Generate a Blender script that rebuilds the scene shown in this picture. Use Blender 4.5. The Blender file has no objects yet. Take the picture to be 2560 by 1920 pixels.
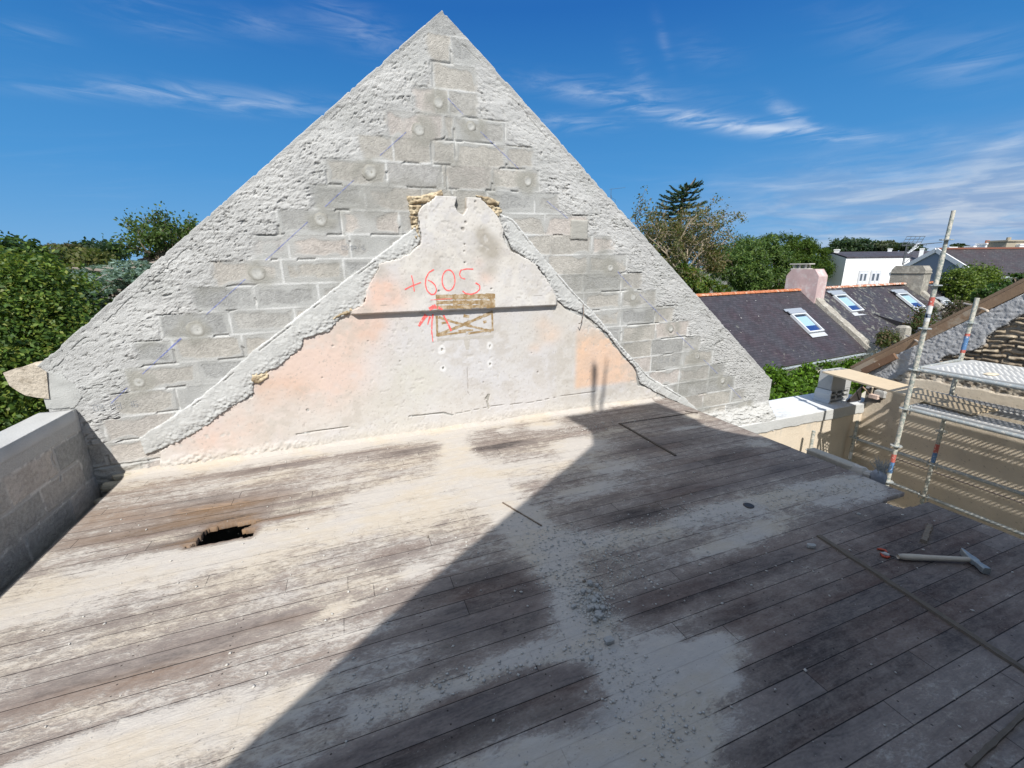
import bpy, math, random
import numpy as np
from mathutils import Vector, Matrix
random.seed(7); RNG = np.random.default_rng(7)
SC = bpy.context.scene; COL = SC.collection
R = math.radians
# ------------------------------------------------------------------ camera
H = 1.70; DG = 4.35                       # eye height above the floor, distance to the gable
FPX = 1070.9; PITCH, YAW, ROLL = 0.266887, 0.364687, -0.010937
def _cam():
    fw = np.array([math.sin(YAW)*math.cos(PITCH), math.cos(YAW)*math.cos(PITCH), -math.sin(PITCH)])
    r = np.array([math.cos(YAW), -math.sin(YAW), 0]); u = np.cross(r, fw)
    c, s = math.cos(ROLL), math.sin(ROLL)
    return np.array([c*r+s*u, s*r-c*u, fw])
M = _cam()
cam = bpy.data.cameras.new('camera'); co = bpy.data.objects.new('camera', cam); COL.objects.link(co)
cam.sensor_width = 36; cam.lens = FPX/2560*36; cam.clip_end = 3000; cam.clip_start = .05
rm = Matrix((M[0], -M[1], -M[2])).transposed().to_4x4(); rm.translation = (0, 0, H)
co.matrix_world = rm; SC.camera = co
def ray(x, y): return M.T @ np.array([(x-1280)/FPX, (y-960)/FPX, 1.0])
C0 = np.array([0, 0, H])
def at(x, y, Y=DG): r = ray(x, y); return r*(Y/r[1])+C0           # point on a plane y = Y
def onz(x, y, z=0.0): r = ray(x, y); return r*((z-H)/r[2])+C0     # point on a level plane
def onx(x, y, X): r = ray(x, y); return r*(X/r[0])+C0             # point on a plane x = X
def zoomer(ox, oy, s): return lambda x, y: (ox+x/s, oy+y/s)
q1 = zoomer(1500, 400, 2.0868); q2 = zoomer(2000, 450, 3.95); q3 = zoomer(1900, 800, 3.3515)
q4 = zoomer(400, 400, 1.7015); q6 = zoomer(1900, 1000, 3.3515); q7 = zoomer(0, 1000, 1.7015)
q8 = zoomer(850, 0, 2.7646); z3 = zoomer(0, 700, 2.765); z4 = zoomer(1300, 600, 3.16)
z5 = zoomer(400, 300, 2.765); dd = lambda x, y: (x*1.1573, y*1.1573)
qb = zoomer(1950, 650, 7.373); qc = zoomer(2250, 880, 7.1355); qd = zoomer(2080, 580, 4.608)
qe = zoomer(0, 540, 4.424); qf = zoomer(1560, 420, 3.95); qg = zoomer(1700, 1300, 2.572)
# ------------------------------------------------------------------ light and sky
SUN = Vector((0.335, 0.87, -1.0)).normalized()                     # direction the light travels
elev = math.asin(-SUN.z); az = math.atan2(-SUN.x, -SUN.y)
sl = bpy.data.lights.new('sun', 'SUN'); sl.energy = 4.4; sl.angle = R(.53); sl.color = (1, .97, .92)
so = bpy.data.objects.new('sun', sl); COL.objects.link(so)
so.rotation_euler = SUN.to_track_quat('-Z', 'Y').to_euler(); so.location = (-3, -9, 12)
SC.view_settings.view_transform = 'Standard'; SC.view_settings.look = 'None'
SC.view_settings.exposure = 0.50; SC.view_settings.gamma = 1; SC.view_settings.use_curve_mapping = False
SC.cycles.max_bounces = 6; SC.cycles.transparent_max_bounces = 8

class NT:
    """small node-tree builder"""
    def __init__(s, tree): s.t = tree; s.t.nodes.clear()
    def n(s, typ, **kw):
        nd = s.t.nodes.new(typ)
        for k, v in kw.items():
            if k in ('inp',):
                for a, b in v.items(): s.set(nd.inputs[a], b)
            else: setattr(nd, k, v)
        return nd
    def set(s, sock, v):
        if isinstance(v, bpy.types.NodeSocket): s.t.links.new(v, sock)
        else: sock.default_value = v
    def math(s, op, a, b=None, c=None, clamp=False):
        nd = s.t.nodes.new('ShaderNodeMath'); nd.operation = op; nd.use_clamp = clamp
        for i, v in enumerate((a, b, c)):
            if v is not None: s.set(nd.inputs[i], v)
        return nd.outputs[0]
    def mix(s, f, a, b, typ='MIX'):
        nd = s.t.nodes.new('ShaderNodeMix'); nd.data_type = 'RGBA'; nd.blend_type = typ; nd.clamp_factor = True
        s.set(nd.inputs[0], f)
        for i, v in ((6, a), (7, b)):
            if isinstance(v, tuple) and len(v) == 3: v = v+(1,)
            s.set(nd.inputs[i], v)
        return nd.outputs[2]
    def ss(s, v, a, b):                                           # smoothstep
        nd = s.t.nodes.new('ShaderNodeMapRange'); nd.interpolation_type = 'SMOOTHSTEP'
        s.set(nd.inputs[0], v); nd.inputs[1].default_value = a; nd.inputs[2].default_value = b
        return nd.outputs[0]
    def noise(s, vec, scale, detail=3, rough=.55, dist=0, dim='3D'):
        nd = s.t.nodes.new('ShaderNodeTexNoise'); nd.noise_dimensions = dim
        if vec is not None: s.set(nd.inputs['Vector'], vec)
        nd.inputs['Scale'].default_value = scale; nd.inputs['Detail'].default_value = detail
        nd.inputs['Roughness'].default_value = rough; nd.inputs['Distortion'].default_value = dist
        return nd.outputs[0]
    def xyz(s, x, y, z):
        nd = s.t.nodes.new('ShaderNodeCombineXYZ')
        for i, v in enumerate((x, y, z)): s.set(nd.inputs[i], v)
        return nd.outputs[0]
    def sep(s, v):
        nd = s.t.nodes.new('ShaderNodeSeparateXYZ'); s.set(nd.inputs[0], v); return nd.outputs

w = bpy.data.worlds.new('World'); SC.world = w; w.use_nodes = True
def build_world():
    T = NT(w.node_tree)
    sky = T.n('ShaderNodeTexSky', sky_type='NISHITA', sun_disc=False, sun_elevation=elev, sun_rotation=az,
              altitude=0, air_density=1.0, dust_density=.25, ozone_density=3.2)
    tc = T.n('ShaderNodeTexCoord'); d = tc.outputs['Generated']; x, y, z = T.sep(d)
    base = T.n('ShaderNodeHueSaturation', inp={'Saturation': 1.12, 'Value': 1.0, 'Color': sky.outputs[0]}).outputs[0]
    zc = T.math('MAXIMUM', z, 0.0)
    rp_ = T.n('ShaderNodeValToRGB'); T.set(rp_.inputs[0], zc); cr_ = rp_.color_ramp
    stops = [(0.0, (1.6, 3.4, 5.6)), (.094, (.97, 2.77, 5.3)), (.175, (.57, 2.3, 5.0)), (.322, (.30, 1.64, 4.2)), (.436, (.157, 1.10, 3.58)), (.58, (.24, 1.15, 3.4)), (.80, (1.0, 1.9, 3.7)), (1.0, (1.9, 2.75, 4.4))]
    for i, (p_, c_) in enumerate(stops):
        el_ = cr_.elements[i] if i < 2 else cr_.elements.new(p_)
        el_.position = p_; el_.color = tuple(k/6.5 for k in c_)+(1,)
    gr_ = T.n('ShaderNodeVectorMath', operation='SCALE'); T.set(gr_.inputs[0], rp_.outputs[0]); gr_.inputs['Scale'].default_value = 6.5
    base = T.mix(.985, base, gr_.outputs[0])
    # pale bright half of the sky around the sun, behind the viewpoint
    dt = T.n('ShaderNodeVectorMath', operation='DOT_PRODUCT'); T.set(dt.inputs[0], d); dt.inputs[1].default_value = tuple(-SUN)
    base = T.mix(T.math('MULTIPLY', T.ss(dt.outputs['Value'], .05, .95), .85), base, (5.6, 6.4, 7.4))
    azn = T.math('ARCTAN2', x, y); eln = T.math('ARCSINE', z)
    # broken veils of cirrus: streaky noise over a flat cloud layer
    inv = T.math('DIVIDE', 1.0, T.math('ADD', zc, .09))
    px = T.math('MULTIPLY', x, inv); py = T.math('MULTIPLY', y, inv)
    a = R(-17); ca, sa = math.cos(a), math.sin(a)
    u = T.math('ADD', T.math('MULTIPLY', px, ca), T.math('MULTIPLY', py, sa))
    v = T.math('SUBTRACT', T.math('MULTIPLY', py, ca), T.math('MULTIPLY', px, sa))
    streak = T.noise(T.xyz(T.math('MULTIPLY', u, .55), T.math('MULTIPLY', v, 2.6), 1.7), 1.6, 7, .62, .8)
    broad = T.noise(T.xyz(u, v, 4.0), .62, 3, .5, .3)
    cirr = T.math('MULTIPLY', T.ss(streak, .50, .82), T.ss(broad, .46, .68))
    # wisps: two ends on the sky, half width in degrees, strength
    wl_ = [((1560, 262), (2000, 335), .75, .95), ((1900, 318), (2240, 352), .5, .75), ((1930, 262), (2030, 315), .8, .6), ((1330, 205), (1720, 248), 1.0, .42), ((1300, 300), (1560, 312), .8, .4),
           ((90, 218), (500, 228), .6, .42), ((330, 226), (830, 268), .9, .5), ((250, 10), (520, 70), 1.2, .22), ((780, 30), (1010, 110), 1.6, .30), ((520, 40), (760, 75), 1.0, .18), ((0, 70), (160, 95), .7, .25),
           ((2440, 392), (2575, 338), .7, .8), ((2300, 170), (2560, 140), 1.6, .28), ((1745, 460), (2480, 474), .45, .42), ((1920, 515), (2120, 522), .35, .30), ((2150, 440), (2420, 436), .8, .35), ((2300, 330), (2420, 360), .8, .22),
           ((1640, 60), (1680, 150), 1.0, .16), ((1560, 140), (1620, 200), 1.4, .2), ((1700, 120), (1850, 150), 1.2, .14), ((2050, 60), (2350, 110), 2.0, .10)]
    wis = []
    for (p0, p1, W_, S_) in wl_:
        d0 = ray(*p0); d1 = ray(*p1); d0 /= np.linalg.norm(d0); d1 /= np.linalg.norm(d1)
        A0, A1 = math.degrees(math.atan2(d0[0], d0[1])), math.degrees(math.atan2(d1[0], d1[1])); E0, E1 = math.degrees(math.asin(d0[2])), math.degrees(math.asin(d1[2]))
        wis.append(((A0+A1)/2, (E0+E1)/2, (E1-E0)/(A1-A0), max((A1-A0)*.52, 1.0), W_, S_))
    fine = T.noise(T.xyz(T.math('MULTIPLY', azn, 5), T.math('MULTIPLY', eln, 34), T.math('MULTIPLY', azn, 2.0)), 1.6, 6, .6, .8)
    tot = T.math('MULTIPLY', cirr, .035)
    for (A, E, sl_, L, W, S) in wis:
        dx = T.math('MULTIPLY', T.math('SUBTRACT', azn, R(A)), 1/R(L))
        e0 = T.math('MULTIPLY_ADD', T.math('SUBTRACT', azn, R(A)), sl_, R(E))
        dy = T.math('MULTIPLY', T.math('SUBTRACT', eln, e0), 1/R(W))
        g = T.math('EXPONENT', T.math('MULTIPLY', T.math('ADD', T.math('MULTIPLY', dx, dx), T.math('MULTIPLY', dy, dy)), -1.0))
        tot = T.math('MULTIPLY_ADD', g, T.math('MULTIPLY', T.ss(fine, .34, .76), S*.72), tot)
    cl = T.mix(T.math('MINIMUM', tot, .85), base, (5.6, 6.2, 7.1))
    # low grey-lilac bank towards the right horizon
    bn = T.noise(T.xyz(T.math('MULTIPLY', azn, 3.4), T.math('MULTIPLY', eln, 15), .3), 1.5, 6, .6, .6)
    side = T.ss(azn, R(34), R(66)); el_m = T.math('SUBTRACT', 1.0, T.ss(eln, R(4.5), R(13)))
    bank = T.math('MULTIPLY', T.math('MULTIPLY', side, el_m), T.ss(bn, .20, .54))
    shade = T.ss(T.noise(T.xyz(T.math('MULTIPLY', azn, 6), T.math('MULTIPLY', eln, 40), 3.0), 1.4, 6, .6, .5), .38, .68)
    bc = T.mix(shade, (2.2, 3.1, 4.7), (4.2, 4.8, 5.7))
    out = T.mix(T.math('MULTIPLY', bank, .92), cl, bc)
    bg = T.n('ShaderNodeBackground', inp={'Color': out, 'Strength': .095})
    o = T.n('ShaderNodeOutputWorld'); T.t.links.new(bg.outputs[0], o.inputs[0])
build_world()

# ------------------------------------------------------------------ noise on arrays
def _hash(ix, iy, s):
    h = (ix.astype(np.int64)*374761393 + iy.astype(np.int64)*668265263 + s*1442695041) & 0xFFFFFFFF
    h = ((h ^ (h >> 13))*1274126177) & 0xFFFFFFFF
    return ((h ^ (h >> 16)) & 0xFFFF)/65535.0
def vn(x, y, s=0):
    ix, iy = np.floor(x), np.floor(y); fx, fy = x-ix, y-iy
    fx = fx*fx*(3-2*fx); fy = fy*fy*(3-2*fy)
    a, b = _hash(ix, iy, s), _hash(ix+1, iy, s); c, d = _hash(ix, iy+1, s), _hash(ix+1, iy+1, s)
    return a+(b-a)*fx+(c-a)*fy+(a-b-c+d)*fx*fy
def fbm(x, y, o=4, s=0, g=.5):
    t = 0; am = 1; n = 0
    for i in range(o):
        t = t+am*vn(x*2**i+17.3*i, y*2**i-9.1*i, s+i); n += am; am *= g
    return t/n
def sst(v, a, b): t = np.clip((v-a)/(b-a), 0, 1); return t*t*(3-2*t)
def sdf(P, x, z):
    """signed distance to polygon, positive inside"""
    P = np.asarray(P, float); d = np.full(x.shape, 1e9); ins = np.zeros(x.shape, bool)
    for i in range(len(P)):
        a, b = P[i-1], P[i]; e = b-a; L = max(e@e, 1e-12)
        t = np.clip(((x-a[0])*e[0]+(z-a[1])*e[1])/L, 0, 1)
        d = np.minimum(d, (x-a[0]-t*e[0])**2+(z-a[1]-t*e[1])**2)
        c = ((a[1] > z) != (b[1] > z))
        if e[1] != 0: ins ^= c & (x < e[0]*(z-a[1])/e[1]+a[0])
    d = np.sqrt(d); return np.where(ins, d, -d)
def pdist(P, x, z):
    P = np.asarray(P, float); d = np.full(x.shape, 1e9)
    for a, b in zip(P[:-1], P[1:]):
        e = b-a; L = max(e@e, 1e-12); t = np.clip(((x-a[0])*e[0]+(z-a[1])*e[1])/L, 0, 1)
        d = np.minimum(d, (x-a[0]-t*e[0])**2+(z-a[1]-t*e[1])**2)
    return np.sqrt(d)

# ------------------------------------------------------------------ materials
MAT = {}
def mat(name, col=(.5, .5, .5), rough=.9, grain=0.0, gs=60, bump=0.0, bs=80, bd=.004, attr=False, blotch=0.0, bls=3,
        metal=0.0, spec=.3, coat2=None, c2s=4, c2t=(.5, .6), transl=0.0):
    if name in MAT: return MAT[name]
    m = bpy.data.materials.new(name); m.use_nodes = True; T = NT(m.node_tree)
    tc = T.n('ShaderNodeTexCoord').outputs['Object']
    if attr: c = T.n('ShaderNodeAttribute', attribute_name='Col').outputs['Color']
    else: c = T.n('ShaderNodeRGB').outputs[0]; c.default_value = tuple(col)+(1,)
    if coat2:
        c = T.mix(T.ss(T.noise(tc, c2s, 6, .65), *c2t), c, coat2)
    if blotch:
        n = T.noise(tc, bls, 5, .6); f = T.math('MULTIPLY_ADD', n, 2*blotch, 1-blotch)
        c = T.mix(1.0, c, T.n('ShaderNodeCombineColor', inp={0: f, 1: f, 2: f}).outputs[0], 'MULTIPLY')
    if grain:
        n = T.noise(tc, gs, 4, .7); f = T.math('MULTIPLY_ADD', n, 2*grain, 1-grain)
        c = T.mix(1.0, c, T.n('ShaderNodeCombineColor', inp={0: f, 1: f, 2: f}).outputs[0], 'MULTIPLY')
    b = T.n('ShaderNodeBsdfPrincipled', inp={'Base Color': c, 'Roughness': rough, 'Metallic': metal, 'Specular IOR Level': spec})
    if bump:
        bn = T.n('ShaderNodeBump', inp={'Strength': bump, 'Distance': bd, 'Height': T.noise(tc, bs, 5, .65)})
        T.set(b.inputs['Normal'], bn.outputs[0])
    sh = b.outputs[0]
    if transl:
        tr = T.n('ShaderNodeBsdfTranslucent', inp={'Color': T.mix(.5, c, (.20, .30, .03))})
        sh = T.n('ShaderNodeMixShader', inp={0: transl, 1: sh, 2: tr.outputs[0]}).outputs[0]
    T.t.links.new(sh, T.n('ShaderNodeOutputMaterial').inputs[0]); MAT[name] = m; return m

# ------------------------------------------------------------------ objects
def link(o, parent=None):
    COL.objects.link(o)
    if parent is not None: o.parent = parent
    return o
def tag(o, label=None, cat=None, group=None, kind=None):
    if label: o['label'] = label
    if cat: o['category'] = cat
    if group: o['group'] = group
    if kind: o['kind'] = kind
    return o
def thing(name, label, cat, loc, group=None):
    o = bpy.data.objects.new(name, None); o.empty_display_size = .1; o.location = loc
    return tag(link(o), label, cat, group)
def base(o): return np.array(o.location)+(base(o.parent) if o.parent is not None else 0)
def mesh_np(name, V, F, m, parent=None, col=None, smooth=False, origin=None):
    """V world coordinates; F (n,4) or (n,3) int array or list of arrays"""
    V = np.asarray(V, float); me = bpy.data.meshes.new(name)
    org = np.zeros(3) if origin is None else np.asarray(origin, float)
    if parent is not None:
        off = base(parent); loc = org-off if origin is not None else np.zeros(3); sub = off if origin is None else org
    else: loc = org; sub = org
    V = V-sub
    Fs = F if isinstance(F, list) else [F]
    Fs = [np.asarray(f) for f in Fs if len(f)]
    me.vertices.add(len(V)); me.vertices.foreach_set('co', V.ravel())
    li = np.concatenate([f.ravel() for f in Fs]).astype(np.int32)
    tot = np.concatenate([np.full(len(f), f.shape[1]) for f in Fs]).astype(np.int32)
    st = np.concatenate([[0], np.cumsum(tot)[:-1]]).astype(np.int32)
    me.loops.add(len(li)); me.loops.foreach_set('vertex_index', li)
    me.polygons.add(len(tot)); me.polygons.foreach_set('loop_start', st); me.polygons.foreach_set('loop_total', tot)
    if smooth: me.polygons.foreach_set('use_smooth', np.ones(len(tot), bool))
    me.update(calc_edges=True)
    if col is not None:
        c = np.ones((len(V), 4)); c[:, :col.shape[1]] = col
        a = me.attributes.new('Col', 'FLOAT_COLOR', 'POINT'); a.data.foreach_set('color', c.ravel())
    me.materials.append(m)
    o = bpy.data.objects.new(name, me); o.location = loc
    return link(o, parent)

class MB:
    """collects shapes for one mesh"""
    def __init__(s): s.v = []; s.f = []; s.n = 0
    def add(s, V, F): s.v.extend([tuple(p) for p in V]); s.f.extend([tuple(i+s.n for i in f) for f in F]); s.n += len(V)
    def box(s, c, size, rot=None, bev=0.0):
        c = np.array(c, float); h = np.array(size, float)/2
        Rm = np.eye(3) if rot is None else np.array(rot)
        if bev <= 0:
            P = np.array([[x, y, z] for x in (-1, 1) for y in (-1, 1) for z in (-1, 1)])*h
            s.add(P@Rm.T+c, [(0, 1, 3, 2), (4, 6, 7, 5), (0, 4, 5, 1), (2, 3, 7, 6), (0, 2, 6, 4), (1, 5, 7, 3)])
        else:
            P = []; idx = {}
            for x in (-1, 1):
                for y in (-1, 1):
                    for z in (-1, 1):
                        for k in range(3):
                            p = np.array([x, y, z])*(h-bev); p[k] = (x, y, z)[k]*h[k]
                            idx[(x, y, z, k)] = len(P); P.append(p)
            I = idx; F = []
            for k in range(3):
                a, b = [(1, 2), (2, 0), (0, 1)][k]
                for sg in (-1, 1):
                    q = []
                    for (sa, sb) in ((-1, -1), (1, -1), (1, 1), (-1, 1)):
                        t = [0, 0, 0]; t[k] = sg; t[a] = sa; t[b] = sb; q.append(I[(*t, k)])
                    F.append(q if sg > 0 else q[::-1])
            for k in range(3):                                    # edges along k
                a, b = [(1, 2), (2, 0), (0, 1)][k]
                for sa in (-1, 1):
                    for sb in (-1, 1):
                        t0 = [0, 0, 0]; t0[a] = sa; t0[b] = sb; t1 = list(t0); t0[k] = -1; t1[k] = 1
                        q = [I[(*t0, a)], I[(*t1, a)], I[(*t1, b)], I[(*t0, b)]]
                        F.append(q if sa*sb < 0 else q[::-1])
            for x in (-1, 1):
                for y in (-1, 1):
                    for z in (-1, 1):
                        q = [I[(x, y, z, 0)], I[(x, y, z, 1)], I[(x, y, z, 2)]]
                        F.append(q if x*y*z > 0 else q[::-1])
            s.add(np.array(P)@Rm.T+c, F)
        return s
    def tube(s, pts, r, n=8, cap=True):
        pts = [np.array(p, float) for p in pts]; rr = r if hasattr(r, '__len__') else [r]*len(pts)
        V = []; F = []; up = None
        for i, p in enumerate(pts):
            t = pts[min(i+1, len(pts)-1)]-pts[max(i-1, 0)]; t = t/(np.linalg.norm(t)+1e-9)
            if up is None:
                up = np.array([0, 0, 1.]) if abs(t[2]) < .9 else np.array([1., 0, 0])
            a = np.cross(t, up); a /= np.linalg.norm(a)+1e-9; b = np.cross(t, a); up = -b if False else up
            for k in range(n):
                an = 2*math.pi*k/n; V.append(p+rr[i]*(math.cos(an)*a+math.sin(an)*b))
        for i in range(len(pts)-1):
            for k in range(n):
                F.append((i*n+k, i*n+(k+1) % n, (i+1)*n+(k+1) % n, (i+1)*n+k))
        if cap: F.append(tuple(range(n))); F.append(tuple((len(pts)-1)*n+k for k in range(n))[::-1])
        s.add(V, F); return s
    def prism(s, poly, axis, a, b):
        """poly of 2-d points extruded along axis between a and b (other two axes in cyclic xyz order)"""
        n = len(poly); V = []
        for t in (a, b):
            for p in poly:
                V.append({'x': (t, p[0], p[1]), 'y': (p[0], t, p[1]), 'z': (p[0], p[1], t)}[axis])
        s.add(V, [tuple(range(n)), tuple(range(2*n-1, n-1, -1))]+[(i, (i+1) % n, n+(i+1) % n, n+i) for i in range(n)]); return s
    def blob(s, c, r, seed=0, sq=.25, n=8, m=6):
        """lumpy stone"""
        rg = np.random.default_rng(seed); c = np.array(c, float); r = np.array(r if hasattr(r, '__len__') else (r,)*3, float)
        V = []; F = []; ph = rg.uniform(0, 6.28, 6)
        for i in range(m+1):
            th = math.pi*i/m
            for k in range(n):
                a = 2*math.pi*k/n
                d = np.array([math.sin(th)*math.cos(a), math.sin(th)*math.sin(a), math.cos(th)])
                e = np.sign(d)*np.abs(d)**.62
                f = 1+sq*(math.sin(3*d[0]+ph[0])*.5+math.sin(4*d[1]+ph[1])*.5+math.sin(5*d[2]+ph[2])*.4)*.6
                V.append(c+r*e*f*(1+rg.uniform(-.05, .05) if 0 < i < m else 1))
        for i in range(m):
            for k in range(n): F.append((i*n+k, i*n+(k+1) % n, (i+1)*n+(k+1) % n, (i+1)*n+k)[::-1])
        s.add(V, F); return s
    def build(s, name, m, parent=None, smooth=False, origin=None):
        me = bpy.data.meshes.new(name); V = np.array(s.v, float)
        if parent is not None: off = base(parent)
        else: off = np.zeros(3)
        org = off if origin is None else np.asarray(origin, float)
        me.from_pydata([tuple(p) for p in V-org], [], s.f); me.materials.append(m)
        if smooth: me.polygons.foreach_set('use_smooth', np.ones(len(me.polygons), bool))
        o = bpy.data.objects.new(name, me); o.location = tuple(org-off) if parent is not None else tuple(org)
        return link(o, parent)
def rotz(a): c, s = math.cos(a), math.sin(a); return np.array([[c, -s, 0], [s, c, 0], [0, 0, 1]])
def frame(xd, yd):                      # columns: x dir, y dir, normal
    xd = np.array(xd, float); xd /= np.linalg.norm(xd); yd = np.array(yd, float); yd -= xd*(yd@xd); yd /= np.linalg.norm(yd)
    return np.stack([xd, yd, np.cross(xd, yd)], 1)

def field(name, U, V, mask, h, col, fmap, m, parent, skirt=.06, smooth=True):
    """a masked grid of quads displaced by h along the face normal; its rim is turned back by skirt"""
    nu, nv = U.shape; idx = np.arange(nu*nv).reshape(nu, nv)
    qm = mask[:-1, :-1] & mask[1:, :-1] & mask[:-1, 1:] & mask[1:, 1:]
    F = np.stack([idx[:-1, :-1], idx[1:, :-1], idx[1:, 1:], idx[:-1, 1:]], -1)[qm]
    if not len(F): return None
    P = fmap(U.ravel(), V.ravel(), h.ravel()); C = col.reshape(-1, 3)
    E = np.concatenate([F[:, [0, 1]], F[:, [1, 2]], F[:, [2, 3]], F[:, [3, 0]]])
    key = np.minimum(E[:, 0], E[:, 1])*(nu*nv)+np.maximum(E[:, 0], E[:, 1])
    _, inv, cnt = np.unique(key, return_inverse=True, return_counts=True)
    B = E[cnt[inv] == 1]
    bv = np.unique(B); mp = np.full(nu*nv, -1); mp[bv] = np.arange(len(bv))+nu*nv
    P2 = fmap(U.ravel()[bv], V.ravel()[bv], h.ravel()[bv]-skirt)
    P = np.concatenate([P, P2]); C = np.concatenate([C, C[bv]])
    S = np.stack([B[:, 1], B[:, 0], mp[B[:, 0]], mp[B[:, 1]]], 1)
    F = np.concatenate([F, S])
    used = np.unique(F); rem = np.full(len(P), -1); rem[used] = np.arange(len(used))
    return mesh_np(name, P[used], rem[F], m, parent, C[used], smooth)

def lerp3(a, b, t): return np.asarray(a)*(1-t)[..., None]+np.asarray(b)*t[..., None]
# ------------------------------------------------------------------ the gable
def gx(*p): q = at(*p); return (q[0], q[2])
m_blk = mat('block_masonry', attr=True, rough=.95, grain=.32, gs=105, bump=.8, bs=120, bd=.010, blotch=.08, bls=7)
m_cem = mat('cement_render', attr=True, rough=.95, grain=.15, gs=110, bump=.7, bs=90, bd=.008, blotch=.07, bls=5)
m_pla = mat('old_plaster', attr=True, rough=.85, grain=.05, gs=60, bump=.22, bs=45, bd=.004, blotch=.05, bls=4)
gable = thing('gable_wall', 'tall bare concrete block gable with a triangle of old pink and white plaster at its foot', 'gable wall', (1.05, DG, 0))
APX = gx(1105, 25); LM = gx(*zoomer(0, 0, 1)(400, 640)); RM = gx(1616.5, 600)
EL = gx(90, 919); ER = gx(1929, 950)
sl_l = (APX[1]-EL[1])/(APX[0]-EL[0]); sl_r = (APX[1]-ER[1])/(ER[0]-APX[0])
def ztop(x):
    z = np.where(x < APX[0], APX[1]-(APX[0]-x)*sl_l, APX[1]-(x-APX[0])*sl_r)
    e = .010*(fbm(x*9, x*0, 3, 5)-.5)+.012*(sst(fbm(x*26, x*0, 2, 9), .62, .8))*-1
    return z+e
ZC = lambda x: 1.573+.013*(x+.5)                                   # one known bed joint, slightly out of level
CH = .2075
lends = [(295, 762), (345, 708), (420, 646), (463, 588), (553, 533), (600, 480), (674, 427), (705, 376), (782, 325), (836, 276), (897, 226), (930, 176)]
rends = [(1030, 226), (1092, 288), (1148, 340), (1165, 390), (1205, 430)]
rends = [dd(*p) for p in rends]+[(1600, 705), (1640, 748), (1681, 787), (1719, 823), (1749, 856), (1781, 890), (1810, 920), (1838, 951), (1862, 985), (1878, 1015)]
rends += [(1566, 667), (1530, 627), (1500, 585), (1468, 545)]
LE = {}; RE = {}
for p in lends:
    x, z = gx(*dd(*p)); LE[int(math.floor((z-ZC(x))/CH))] = x
LE.update({-6: -1.98, -7: -2.3, -8: -2.3, -9: -2.3})
lk = sorted(LE)
for p in rends:
    x, z = gx(*p); RE[int(math.floor((z-ZC(x))/CH))] = x
rk = sorted(RE)
def ends(k):
    f = lambda D, ks: D[k] if k in D else np.interp(k, ks, [D[i] for i in ks])
    return f(LE, lk), f(RE, rk)
NX, NTT = 1040, 640
ux = np.linspace(EL[0], ER[0], NX)
zb = np.full(ux.shape, -.70)
tt = np.linspace(0, 1, NTT)
GX = np.repeat(ux[:, None], NTT, 1); zt = ztop(ux)
GZ = zb[:, None]+tt[None, :]*(zt-zb)[:, None]
def smear(x, z): return fbm(x*3.1, z*3.1, 4, 77)
PLUGS = []                                                          # centre px, radius m
for p in [(947, 222), (905, 281), (800, 371), (692, 475), (556, 591), (425, 712), (300, 826), (1017, 274), (1140, 392)]: PLUGS.append(dd(*p))
for p in [(712, 222), (893, 455), (1190, 702), (1398, 918), (1598, 1112), (1780, 1302)]: PLUGS.append(z4(*p))
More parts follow.
